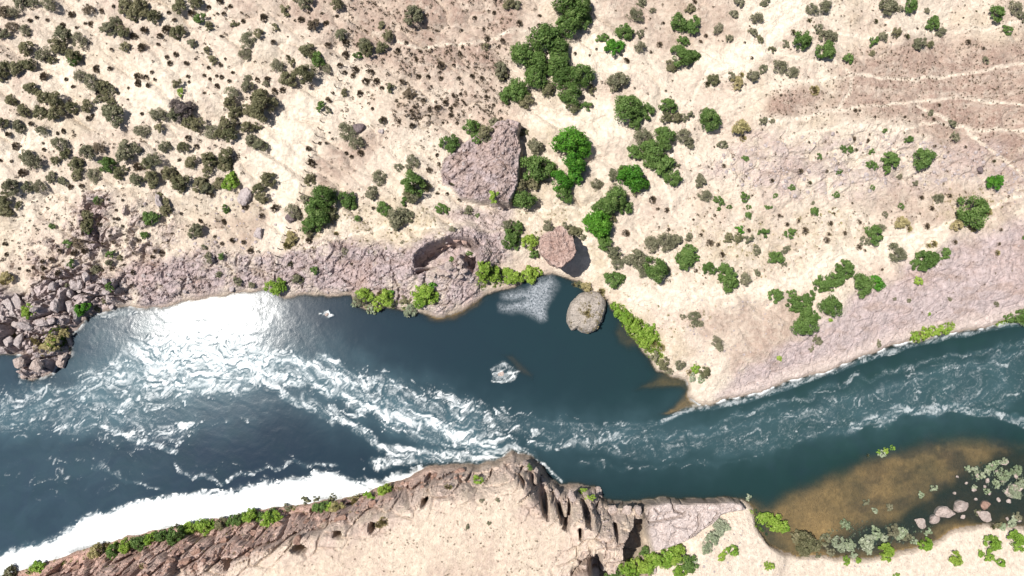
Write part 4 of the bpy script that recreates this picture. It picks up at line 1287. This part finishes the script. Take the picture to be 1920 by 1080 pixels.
PL = {}
PL[(0, 0)] = {
    'B': '40,70,45; 170,115,20; 210,95,18; 80,155,38; 405,80,24; 510,60,36; 575,60,20; 515,135,25; 355,140,20; 265,110,14; 640,35,15; 900,200,24; 760,200,30; 815,170,28; 940,165,30; 1080,70,24; 1245,205,15; 1300,35,18; 1240,5,25; 950,70,15; 1260,75,18; 1225,75,12; 800,265,30; 630,275,16; 890,245,17; 940,320,18; 960,355,24; 990,305,22; 1050,355,22; 1175,380,18; 1240,365,18; 250,430,30; 375,447,15; 412,487,14; 545,385,28; 620,385,18; 780,430,28; 825,430,22; 780,465,25; 875,445,16; 835,480,17; 725,495,12; 855,405,13; 1150,425,15; 1185,445,18; 1220,425,14; 1250,430,19; 1220,480,18; 1060,430,17; 1065,460,14; 500,665,22; 800,640,13; 50,755,26; 175,695,20; 360,735,18; 325,750,14; 90,820,26; 250,840,16; 245,805,10; 65,905,12; 10,900,15; 130,970,32; 570,830,45; 1060,775,24; 1010,900,15; 1110,820,24; 920,965,24; 780,940,32; 1370,120,18; 1150,525,14; 1270,330,12; 1100,330,12; 720,560,10; 690,590,9; 1310,410,14; 1290,455,16; 480,130,12; 430,155,12; 980,110,16; 1180,40,16; 30,1040,24; 520,650,16; 400,1050,22; 460,1045,18; 1160,1010,22',
    'G': '90,75,38; 30,190,42; 150,175,38; 130,10,48; 200,15,38; 290,30,48; 370,200,62; 460,230,52; 260,310,44; 660,120,46; 620,170,46; 1400,230,46; 1390,310,38; 460,430,38; 530,470,46; 1310,520,42; 1400,490,38; 660,650,62; 350,810,46; 210,910,52; 160,880,44; 740,850,58; 540,985,42; 300,1000,34; 360,1020,32; 810,740,46; 900,650,50; 1200,740,46; 940,830,46; 870,900,46; 80,1055,46; 170,1050,42; 240,1050,36; 1420,790,38; 780,1010,44; 1170,1060,38; 640,510,32; 120,715,40; 250,735,36; 1400,440,28; 1085,245,32; 510,860,46; 990,650,36',
    'D': '170,280,50; 430,320,46; 340,265,46; 300,340,28; 720,40,46; 800,50,52; 770,90,46; 880,100,46; 700,180,38; 1010,190,42; 1020,40,42; 1110,20,36; 1180,150,28; 1325,135,28; 1170,285,24; 710,265,32; 1200,340,28; 40,390,46; 110,380,46; 180,370,42; 20,430,36; 590,490,46; 1000,470,28; 1300,580,38; 1330,630,42; 1400,620,38; 1420,550,20; 80,570,38; 190,500,42; 260,550,46; 330,570,46; 150,625,38; 240,635,46; 330,640,44; 420,610,38; 505,600,36; 615,555,36; 20,700,42; 380,870,36; 440,930,46; 320,900,32; 900,720,28; 1120,700,46; 1290,700,52; 1300,760,46; 1040,830,38; 830,920,36; 1080,910,38; 1190,905,44; 1280,880,52; 1280,930,38; 1170,965,32; 1400,720,46; 690,970,38; 440,990,32; 860,1000,40; 870,1035,32; 960,970,46; 1030,1030,52; 1130,1040,46; 1240,1030,36; 560,560,30; 640,580,32; 1070,690,36; 1240,760,38; 1000,1000,36',  # includes one added shrub standing in for the upper green bush's shadow
    'T': '1130,105,32; 620,930,42; 430,335,34; 1185,890,22',
    'L': '1020,520,20; 1310,1025,46',
    'V': '1000,590,40; 1040,630,42; 1080,600,34; 1010,660,34; 430,900,30; 270,320,30; 560,520,30'}
PL[(480, 0)] = {
    'B': '45,100,28; 330,150,36; 255,110,26; 395,130,24; 455,90,15; 95,235,20; 405,250,26; 505,240,30; 505,305,26; 470,365,20; 560,390,26; 500,405,18; 545,425,18; 65,445,22; 10,445,22; 110,510,28; 150,505,22; 585,525,24; 620,455,27; 680,455,27; 710,495,18; 865,530,36; 650,400,24; 800,280,20; 820,460,22; 410,560,24; 715,675,25; 805,685,16; 880,705,25; 655,610,13; 1065,578,22; 1020,605,20; 1095,610,18; 1095,648,19; 885,648,16; 975,650,12; 1130,690,14; 1295,540,16; 1335,590,14; 1285,628,10; 1150,300,20; 1300,215,20; 1155,170,17; 1115,365,17; 1270,440,18; 1040,365,26; 1390,225,20; 1010,170,12; 925,290,14; 295,835,20; 360,805,14; 395,805,14; 320,910,32; 975,955,20; 975,610,14; 940,560,13; 1110,540,13; 1170,575,14; 1150,530,14; 895,605,14; 985,485,10; 1230,540,10; 1225,600,10; 1180,590,9; 915,430,20; 970,430,18; 1040,440,16; 1140,440,18; 1215,425,18; 845,240,14; 615,170,12; 880,875,14; 415,745,10; 430,780,10; 180,205,8; 435,520,10; 1050,690,14; 510,860,18; 590,860,22; 540,880,18; 1020,870,14; 1030,920,16; 1340,70,18; 1360,410,20; 1230,100,16; 1280,160,14',
    'G': '290,20,42; 130,370,42; 400,385,38; 30,820,42; 620,265,38; 890,100,66; 1375,395,40; 520,740,54; 570,800,48; 405,620,22; 1340,690,32; 695,1000,46; 880,915,44; 805,940,28; 485,200,36; 20,540,38; 660,1065,28; 1300,780,24; 60,470,24; 700,680,14',
    'D': '460,30,42; 170,60,32; 110,155,26; 20,190,32; 705,145,24; 745,205,36; 710,270,36; 630,285,44; 600,240,28; 300,290,50; 180,320,20; 205,350,24; 290,430,60; 190,450,46; 10,710,28; 80,1010,50; 500,520,27; 760,495,28; 1290,265,26; 1385,420,36; 1420,20,36; 310,1010,36; 1290,740,42; 60,600,80; 20,620,50; 950,1045,36; 240,0,28; 1100,1040,18; 20,1060,36',
    'T': '575,315,26; 350,340,36; 365,600,28; 1430,540,50; 1215,730,50; 1090,810,52; 890,1040,60; 380,1070,24; 1250,785,28'}
PL[(960, 0)] = {
    'T': '300,40,66; 385,60,66; 320,145,64; 400,125,44; 180,240,74; 60,330,74; 250,285,56; 140,370,56; 260,370,64; 130,455,56; 30,520,64; 290,440,58; 385,440,64; 320,535,62; 415,600,32; 505,215,30; 630,185,42; 930,135,44; 1015,145,42; 640,620,66; 690,605,36; 690,685,36; 755,635,40; 870,605,46; 1100,680,56; 130,960,72; 200,950,46; 680,860,44; 900,1000,46; 630,965,38; 785,870,68; 830,930,52; 940,330,54; 1000,320,38; 1310,890,20; 960,230,32; 855,780,60',
    'N': '570,275,44; 330,810,84; 395,835,54; 350,930,64; 350,990,44; 670,1005,66; 720,1035,42; 270,1025,60',
    'D': '200,505,44; 80,565,46; 340,605,34; 450,505,28; 1130,450,36; 860,665,34; 915,665,34; 1390,220,26; 40,1040,40; 120,1030,44; 1000,50,32; 1095,470,20; 890,375,34; 65,745,30; 240,200,30',
    'G': '690,90,46; 720,190,28; 715,265,38; 725,15,32; 790,60,22; 590,460,60; 1155,165,33; 1245,80,27; 1275,15,32; 1220,215,24; 1370,110,44; 1350,180,32; 1420,15,28; 25,30,28; 960,660,28; 1000,650,24; 730,770,58; 960,770,54; 990,805,36; 570,985,38; 470,1040,36; 570,1062,36; 1180,815,32; 1230,430,27; 1350,430,36; 1410,390,28; 930,935,20; 1055,1020,36; 130,825,50; 1410,680,26; 1070,640,28',
    'B': '645,340,24; 850,130,14; 475,275,11; 355,300,13; 435,310,10; 1310,238,10; 1350,325,12; 1025,10,18; 1060,235,16; 1090,200,16; 830,250,22; 780,290,14; 865,510,10; 690,495,9; 40,130,24; 155,90,18; 150,140,16; 1190,930,14',
    'Y': '1260,470,44; 1280,720,44; 1300,775,26; 1290,420,18'}
PL[(1440, 0)] = {
    'T': '790,35,40; 1265,85,42; 1340,170,27; 180,235,44; 310,290,48; 915,140,38; 590,230,27; 445,335,28; 655,735,14; 785,785,24; 860,890,52; 675,900,44; 580,930,27; 285,880,18; 420,838,20; 460,840,18; 578,855,18; 395,965,18; 130,1055,18; 585,1055,13; 660,955,24',
    'N': '1260,1030,44',
    'G': '240,60,36; 315,45,46; 660,45,54; 730,50,24; 1375,50,46; 1420,100,32; 280,160,32; 320,210,42; 365,210,32; 60,380,46; 130,410,36; 640,210,32; 965,185,35; 840,250,36; 910,635,20; 1030,695,22; 1045,770,29; 825,1030,18; 740,990,22; 20,680,18; 95,250,24; 1220,340,20; 890,60,16',
    'D': '605,118,18; 715,185,34; 780,205,20; 905,250,27; 580,300,22; 20,280,22; 230,115,20; 495,842,16; 735,895,13; 1170,63,11; 1270,905,15; 235,1030,18; 140,180,18',
    'B': '960,590,14; 870,645,11; 930,670,13; 985,700,13; 600,655,13; 1125,235,20; 20,1015,18; 75,535,10; 480,780,20; 560,790,18; 180,960,20; 1110,825,12; 1210,270,14; 770,655,10; 515,620,10; 230,800,10; 940,820,10; 330,960,12; 660,140,10; 1100,100,8; 840,160,10; 490,620,16',
    'Y': '260,505,30'}
PL[(0, 360)] = {
    'D': '560,50,27; 520,140,40; 500,190,40; 940,100,42; 900,20,28; 40,40,46; 110,75,28; 40,105,36; 680,370,22; 590,610,22; 550,655,22; 940,60,30',
    'T': '525,215,22; 480,190,26; 295,190,20; 390,290,25; 855,145,42; 820,240,22; 625,350,25; 405,400,22; 1250,362,21; 650,535,25; 1275,95,26; 550,45,18',
    'N': '500,650,36',
    'L': '175,665,34; 200,700,18; 300,840,30; 320,800,26',
    'G': '1110,220,46; 1180,370,27; 1150,310,18; 390,530,20; 560,440,36; 1340,500,30; 1420,520,24; 620,400,26; 1240,460,22',
    'Y': '50,480,36; 20,510,28; 310,850,52; 250,870,42; 340,790,34; 130,770,26; 10,800,18; 200,830,30',
    'B': '450,290,38; 1260,165,26; 1380,80,28; 590,95,14; 605,40,10; 665,150,16; 690,190,14; 620,245,14; 700,240,10; 755,340,16; 875,330,14; 800,80,8; 1020,120,16; 970,230,12; 690,45,10; 160,380,10; 190,425,14; 240,390,16; 160,440,13; 255,430,20; 250,480,14; 110,430,12; 330,455,22; 290,380,20; 340,330,18; 420,340,26; 480,330,22; 520,290,20; 560,260,16; 590,290,14; 420,260,14; 470,230,16; 640,280,14; 680,300,12; 910,340,24; 860,365,20; 750,450,20; 780,270,12; 840,300,10; 1310,270,22; 1370,280,18; 1250,290,16; 1210,250,14; 30,290,18; 40,350,18; 270,600,14; 655,100,12; 640,150,12; 1410,330,22; 1180,10,26; 1130,160,16; 560,180,20; 630,430,18; 700,410,14; 740,520,16'}
PL[(480, 360)] = {
    'T': '400,35,66; 370,120,66; 320,190,50; 345,60,40; 515,40,42; 720,95,40; 850,45,28; 1050,95,32; 1245,130,14; 570,150,18; 335,440,22; 1200,345,17; 1100,378,15; 1430,260,46; 545,75,26',
    'N': '995,525,26; 750,570,24',
    'D': '430,120,46; 40,30,36; 300,215,36; 840,605,30; 195,400,20; 860,20,36',
    'G': '220,110,46; 280,40,32; 650,15,36; 800,140,66; 860,140,36; 895,20,44; 1195,100,32; 1105,210,23; 240,490,34; 1420,190,36; 500,330,22; 825,283,13; 590,600,40; 640,335,12; 735,315,10',
    'B': '110,90,32; 30,130,22; 660,90,14; 1020,10,14; 1075,8,14; 1145,40,14; 540,405,10; 760,228,8; 300,270,26',
    'L': '115,530,44; 155,525,27; 610,580,44; 735,590,50; 955,570,62; 930,610,42; 1000,590,30; 1280,430,52; 1340,460,44; 1290,480,34; 1430,470,38; 1340,25,32; 690,625,32',
    'P': '870,665,40; 650,660,30; 570,620,30',
    'Y': '210,260,42; 450,235,18; 180,300,28; 700,570,24'}
PL[(960, 360)] = {
    'T': '60,50,54; 30,200,36; 20,290,32; 290,15,46; 570,45,66; 520,90,54; 630,90,38; 520,290,36; 125,350,27; 570,490,48; 980,350,50; 960,390,42; 1020,370,28; 1160,50,24; 1220,85,14; 1160,95,13; 1305,28,26; 1325,132,18; 1330,85,14; 1105,430,33; 1200,460,50; 1215,510,42; 1410,230,28; 1430,85,12; 800,430,62',
    'N': '490,180,62; 450,160,44; 500,235,42; 1280,210,24',
    'L': '100,280,40; 20,480,38; 95,460,38; 140,450,26; 580,655,32; 615,690,36; 650,720,36; 680,755,40; 720,790,42; 760,790,36; 740,840,38; 770,760,30; 790,810,28; 1030,990,28',
    'D': '550,150,40; 350,225,46; 1210,255,32; 1080,1010,36; 850,960,38; 1270,260,30; 380,520,24; 700,0,26',
    'G': '200,190,36; 300,190,27; 400,255,22; 570,340,46; 590,395,38; 660,380,36; 720,400,54; 740,440,44; 840,280,62; 780,290,44; 910,270,44; 990,250,26; 1080,20,36; 1330,260,27; 1370,325,28; 1310,490,38; 1375,450,26; 1020,700,40; 960,700,20; 1060,740,22; 1150,840,36; 800,920,32; 880,1005,28; 940,970,34; 700,350,36; 850,440,34; 1030,740,26; 1160,870,24',
    'B': '640,230,28; 1110,285,24; 1160,295,18; 1180,350,20; 880,210,13; 820,95,14; 1020,155,10; 1060,240,16; 790,40,26; 870,100,20; 1035,440,16; 1140,130,12; 1330,215,18; 1350,20,10',
    'Y': '420,530,34; 500,560,32; 470,590,24; 350,520,24; 840,870,28; 800,850,26; 1000,1010,24; 90,430,18',
    'P': '1010,1040,26; 1060,1050,24'}
PL[(1440, 360)] = {
    'T': '255,110,26; 120,230,30; 40,365,36; 590,240,44; 745,80,17; 1105,110,74; 870,380,52; 830,410,33; 910,370,33; 985,345,32; 420,430,50; 370,480,50; 290,515,46; 340,520,36; 510,525,54; 35,580,38; 130,570,28; 220,595,40; 150,630,44; 200,665,42; 330,640,56; 185,745,58; 250,700,32; 380,15,17; 40,20,13; 10,85,12; 1435,255,14; 1350,705,30; 1410,695,36',
    'N': '600,510,40',
    'L': '840,500,24; 60,935,17; 820,805,26; 870,790,28; 920,780,28; 965,775,26; 1005,775,22; 905,685,11; 350,720,12',
    'G': '540,275,32; 630,200,24; 655,125,18; 950,35,35; 710,340,58; 275,830,32; 100,320,24; 90,408,17; 240,880,20; 1280,630,18; 250,60,14; 710,600,13; 790,610,14; 620,850,20; 1020,600,14',
    'B': '205,215,28; 510,310,20; 890,190,26; 350,175,20; 105,180,18; 330,270,22; 340,235,16; 430,230,18; 170,160,14; 515,170,14; 1310,210,14; 370,120,10; 640,435,12; 545,330,12; 60,130,14; 920,90,20; 1020,20,18; 860,30,18; 1050,280,20; 1300,290,14; 1190,80,12',
    'Y': '745,170,38; 790,205,24; 930,290,26; 1050,190,36; 1150,200,30; 1230,110,30; 1290,340,16; 900,300,20; 850,800,20'}
PL[(0, 720)] = {
    'D': '70,1055,38; 1250,780,36; 770,890,24; 1000,800,20',
    'L': '230,1015,32; 200,1030,24; 720,900,36; 860,860,34; 1080,800,36; 1160,790,38; 1420,735,42; 640,920,26; 1200,790,26',
    'T': '650,935,36; 790,885,36; 920,840,38; 1000,835,48; 1340,760,36; 1300,770,26; 700,925,28; 830,870,26; 1050,820,30; 960,850,26; 1380,745,26',
    'Y': '550,930,42; 520,960,24; 600,900,24; 1120,815,24; 890,865,24; 800,1020,16; 180,1035,18'}
PL[(480, 720)] = {
    'T': '20,740,32; 370,690,34; 100,745,40; 340,695,22',
    'L': '80,760,40; 130,740,34; 640,630,30; 725,590,38; 420,690,28; 1250,545,28; 740,600,26',
    'Y': '460,690,40; 520,690,26; 720,770,32; 690,790,22; 1240,530,22; 1080,580,24; 560,650,22; 590,625,20',
    'G': '280,650,26; 340,640,20; 430,635,22; 180,690,22; 1360,650,12; 1270,655,12; 1310,780,12; 1190,800,12'}
PL[(960, 720)] = {
    'L': '440,635,22; 400,600,19; 870,955,50; 930,940,44; 800,980,46; 720,1000,52; 660,1040,46; 940,1045,36; 900,970,36; 1410,745,36; 1180,960,26; 1235,930,28; 1430,1020,18; 760,1020,36',
    'T': '100,465,16; 560,1062,36; 990,1000,44; 740,930,28; 620,1070,30',
    'P': '1165,780,40; 1150,820,40; 1120,860,42; 1090,910,40; 1180,800,30; 1330,635,22; 1020,1000,24; 1210,800,20'}
PL[(1440, 720)] = {
    'L': '40,775,48; 15,750,36; 80,800,32; 655,935,42; 875,895,36; 435,990,23; 505,990,18; 1040,970,35; 1245,885,40; 1380,870,42; 1230,960,30; 1300,1000,22; 720,1075,18; 15,1020,20; 1190,950,16; 660,372,17; 700,358,14; 625,382,14',
    'D': '200,880,60; 150,850,36; 250,900,40; 200,920,34; 1290,790,24; 1260,800,20; 560,400,18',
    'P': '430,780,36; 390,890,42; 455,900,36; 545,880,44; 600,830,32; 740,830,36; 650,860,26; 600,710,18; 560,930,26; 1150,480,26; 1190,510,26; 1260,450,32; 1310,510,42; 1390,480,34; 1370,600,46; 1420,550,36; 1230,600,20; 1160,580,18; 1280,560,24; 1320,430,24; 1370,770,30; 1120,470,18; 1230,490,22; 930,580,24; 860,620,20; 1310,800,24; 900,830,24; 640,390,20; 820,880,22; 480,960,20',
    'G': '700,820,36; 770,850,30; 320,870,32; 680,690,24; 550,660,22; 1180,720,20; 1400,740,26; 350,940,24; 280,960,20'}
for (x0, y0), d in PL.items():
    for kind, txt in d.items():
        nums = [float(t) for t in txt.replace(';', ' ').replace(',', ' ').split()]
        for i in range(0, len(nums), 3):
            PLIST.append((x0 + nums[i] / 3, y0 + nums[i + 1] / 3, nums[i + 2] / 3, kind))
make_plants()

# ------------------------------------------------------------------ uncountable small growth: one object each
def scatter(name, label, cat, zones, kinds, seed, shore=-.6):
    """zones: (polygon px, count, rmin px, rmax px)"""
    r = np.random.default_rng(seed)
    base = []
    for i in range(4):
        n = 26
        mt = tuft_mesh(700 + seed + i, n, .75, .16)
        co = np.empty(n * 12, np.float32); mt.vertices.foreach_get('co', co)
        base.append(co.reshape(-1, 3))
    VV, LV = [], []
    for poly, cnt, r0, r1 in zones:
        P = np.array(poly, float)
        px_ = r.uniform(P[:, 0].min(), P[:, 0].max(), cnt * 3); py_ = r.uniform(P[:, 1].min(), P[:, 1].max(), cnt * 3)
        ins = poly_sd(px_, py_, poly, 5) > 0
        clump = fbm(px_ / 60, py_ / 60, 3, seed) + r.uniform(-.35, .35, len(px_)) + (1 if shore > 0 else 0)
        px_, py_ = px_[ins & (clump > -.08)][:cnt], py_[ins & (clump > -.08)][:cnt]
        x, y, z = drop(px_, py_)
        z = interp_grid(Hgt, x, y); sdv = interp_grid(sd_w, x, y); sz = interp_grid(sandz, x, y)
        ok = (sdv < shore) & (sz < .45)
        for xx, yy, zz in zip(x[ok], y[ok], z[ok]):
            b = base[r.integers(0, 4)]
            s = (r0 + (r1 - r0) * r.random() ** 2.2) * .08
            a = r.uniform(0, 6.28); ca, sa = math.cos(a), math.sin(a)
            v = np.stack([(b[:, 0] * ca - b[:, 1] * sa) * s + xx, (b[:, 0] * sa + b[:, 1] * ca) * s + yy, b[:, 2] * s * r.uniform(.7, 1.1) + max(zz, -.12) - .02], 1)
            VV.append(v); LV.append(np.full(len(v), r.random()))
    V = np.concatenate(VV); me = np_mesh(name, V, np.arange(len(V)).reshape(-1, 4)); attr_f(me, 'leaf', np.concatenate(LV))
    me.materials.append(LEAF[kinds])
    link(name, me, None, label, cat, kind='stuff')


scatter('dry_tufts', 'tiny dry brown tufts scattered over the sandy slopes', 'tufts', [
    ([(-200, -150), (480, -150), (480, 350), (-200, 400)], 800, 2, 6), ([(480, -100), (660, -100), (640, 150), (560, 170), (480, 130)], 130, 2, 5.5),
    ([(660, -100), (960, -100), (960, 240), (640, 240)], 1150, 1.8, 6), ([(740, 90), (960, 80), (960, 235), (740, 230)], 420, 2, 6.5),
    ([(580, 250), (830, 240), (830, 400), (560, 400)], 160, 2, 5), ([(960, -100), (1440, -100), (1440, 230), (960, 230)], 200, 1.8, 5),
    ([(1440, -100), (2100, -100), (2100, 250), (1440, 240)], 1500, 1.4, 3.6), ([(1540, 90), (2050, 70), (2050, 330), (1760, 240), (1560, 210)], 1500, 1.3, 3.4), ([(1440, 170), (1550, 165), (1540, 215), (1440, 220)], 150, 1.4, 3.5), ([(1280, 240), (2050, 240), (2050, 420), (1250, 420)], 520, 1.6, 4.5),
    ([(1200, 400), (1750, 400), (1600, 500), (1250, 560)], 220, 1.6, 4.5), ([(-200, 380), (500, 350), (500, 480), (250, 560), (-200, 520)], 520, 2, 5),
    ([(500, 400), (960, 390), (940, 500), (520, 540)], 170, 1.6, 4.5), ([(1500, 500), (1920, 420), (1920, 580), (1500, 680)], 130, 1.4, 3.5),
    ([(850, 900), (1150, 960), (1050, 1100), (500, 1100)], 520, 1.0, 3)], 'B', 1)
scatter('dry_grass', 'straw-coloured dry grass on the flats and bank edges', 'grass', [
    ([(560, 390), (850, 380), (850, 450), (540, 470)], 260, 1.5, 4), ([(970, 380), (1120, 380), (1180, 560), (1060, 470), (980, 440)], 240, 1.5, 4),
    ([(1180, 430), (1650, 380), (1600, 470), (1400, 560), (1250, 640), (1180, 560)], 500, 1.4, 4), ([(1740, 360), (1900, 340), (1860, 430), (1760, 440)], 120, 1.5, 4),
    ([(80, 590), (140, 610), (130, 680), (60, 670)], 90, 1.5, 5), ([(20, 1080), (480, 960), (800, 890), (700, 960), (400, 1060)], 420, 1.5, 4), ([(1060, 530), (1150, 550), (1140, 580), (1080, 560)], 60, 2, 4)], 'Y', 2)
def loose_stones(name, label, zones, mat, seed):
    r = np.random.default_rng(seed)
    import bmesh
    bm = bmesh.new(); bmesh.ops.create_icosphere(bm, subdivisions=1, radius=1.0)
    v0 = np.array([q.co[:] for q in bm.verts]); f0 = np.array([[q.index for q in p.verts] for p in bm.faces]); bm.free()
    VV, FF, n = [], [], 0
    for poly, cnt, r0, r1 in zones:
        P = np.array(poly, float)
        px_ = r.uniform(P[:, 0].min(), P[:, 0].max(), cnt * 3); py_ = r.uniform(P[:, 1].min(), P[:, 1].max(), cnt * 3)
        ok = (poly_sd(px_, py_, poly, 5) > 0) & (fbm(px_ / 40, py_ / 40, 3, seed + 3) + r.uniform(-.3, .3, len(px_)) > 0)
        px_, py_ = px_[ok][:cnt], py_[ok][:cnt]
        x, y, z = drop(px_, py_); z = interp_grid(Hgt, x, y); ok = interp_grid(sd_w, x, y) < -.3
        for xx, yy, zz in zip(x[ok], y[ok], z[ok]):
            sc_ = (r0 + (r1 - r0) * r.random() ** 3) * .08 * r.uniform(.7, 1.2, 3) * np.array([1, 1, .8])
            a = r.uniform(0, 6.28); v = v0 * r.uniform(.7, 1.15, (len(v0), 1)) * sc_
            VV.append(np.stack([v[:, 0] * math.cos(a) - v[:, 1] * math.sin(a) + xx, v[:, 0] * math.sin(a) + v[:, 1] * math.cos(a) + yy, v[:, 2] + zz], 1))
            FF.append(f0 + n); n += len(v0)
    me = np_mesh(name, np.concatenate(VV), np.concatenate(FF)); me.materials.append(mat)
    link(name, me, None, label, 'stones', kind='stuff')


loose_stones('loose_stones', 'loose grey stones strewn over the scree, crags and stony slope', [
    (P_STONY, 700, 1, 5), (P_SCREE, 500, .8, 3.5), (P_CRAG, 350, 1.5, 7), (P_SLAB, 350, 1, 5), (P_OUT, 60, 1, 4), ([(260, 380), (520, 360), (520, 500), (260, 560)], 250, 1, 4),
    ([(1280, 560), (1500, 560), (1400, 720), (1300, 690)], 160, .8, 3), ([(1320, 960), (1470, 1000), (1900, 1000), (1900, 1090), (1250, 1090)], 250, .8, 3)], ROCK_GREY, 41)
loose_stones('red_rubble', 'red brown rubble on the craggy slope above the foam bank', [
    ([(60, 1090), (330, 995), (560, 955), (800, 890), (950, 860), (900, 900), (700, 960), (480, 1040), (380, 1090)], 600, 1.2, 6)], ROCK_RED, 43)
loose_stones('pink_rubble', 'pink rubble along the cliff edges of the mesa', [
    ([(930, 862), (1010, 870), (1060, 915), (1130, 925), (1200, 945), (1190, 990), (1120, 1030), (1000, 930)], 220, 1, 4.5)], ROCK_PALE, 47)
scatter('reeds', 'bright lime reeds fringing the dark pool and the river banks', 'reeds', [
    ([(1142, 565), (1165, 572), (1200, 598), (1236, 632), (1242, 690), (1215, 668), (1180, 625), (1155, 592)], 420, 3, 8),
    ([(1700, 642), (1712, 624), (1780, 603), (1796, 612), (1725, 640)], 120, 3, 6), ([(1860, 606), (1925, 592), (1925, 602), (1865, 612)], 50, 3, 6),
    ([(40, 1072), (180, 1024), (330, 986), (480, 953), (560, 948), (600, 945), (480, 968), (330, 1002), (200, 1037), (60, 1078)], 420, 2.5, 6.5),
    ([(640, 938), (740, 905), (740, 915), (660, 945)], 50, 2.5, 6), ([(80, 625), (120, 605), (135, 630), (110, 665), (80, 650)], 60, 3, 6),
    ([(660, 560), (760, 560), (800, 575), (760, 580), (670, 578)], 60, 2.5, 6), ([(890, 520), (940, 505), (1000, 510), (985, 520), (940, 535), (900, 545)], 90, 2.5, 6),
    ([(1405, 955), (1440, 955), (1480, 990), (1440, 1010), (1415, 990)], 90, 2.5, 6)], 'L', 5, shore=.7)
scatter('water_weed', 'pale leafy weed growing in the dark shallows', 'weed', [
    ([(1800, 880), (1860, 860), (1920, 845), (2000, 840), (2000, 940), (1900, 930), (1840, 910)], 260, 1.5, 5), ([(1540, 1000), (1600, 975), (1700, 985), (1760, 985), (1700, 1020), (1580, 1035)], 160, 1.5, 4.5),
    ([(1630, 850), (1660, 842), (1690, 838), (1680, 848), (1650, 856)], 50, 2, 5)], 'P', 6, shore=9)
# straw matting on the domed boulder
r_ = np.random.default_rng(9)
top = DV[(DV[:, 2] > .9)]
VV = []
tb = tuft_mesh(990, 30, .9, .12); co = np.empty(30 * 12, np.float32); tb.vertices.foreach_get('co', co); co = co.reshape(-1, 3)
for p in top[r_.integers(0, len(top), 80)]:
    if p[0] < -1.2 and r_.random() < .8:
        continue
    s = r_.uniform(.18, .42); a = r_.uniform(0, 6.28)
    VV.append(np.stack([(co[:, 0] * math.cos(a) - co[:, 1] * math.sin(a)) * s, (co[:, 0] * math.sin(a) + co[:, 1] * math.cos(a)) * s, co[:, 2] * s], 1) + p)
V = np.concatenate(VV); me = np_mesh('dry_grass', V, np.arange(len(V)).reshape(-1, 4)); attr_f(me, 'leaf', np.repeat(r_.random(len(V) // 4), 4))
me.materials.append(LEAF['Y'])
link('dry_grass', me, DOME, kind='stuff')
print('plants', len(PLIST), 'objects', len(scene.objects))
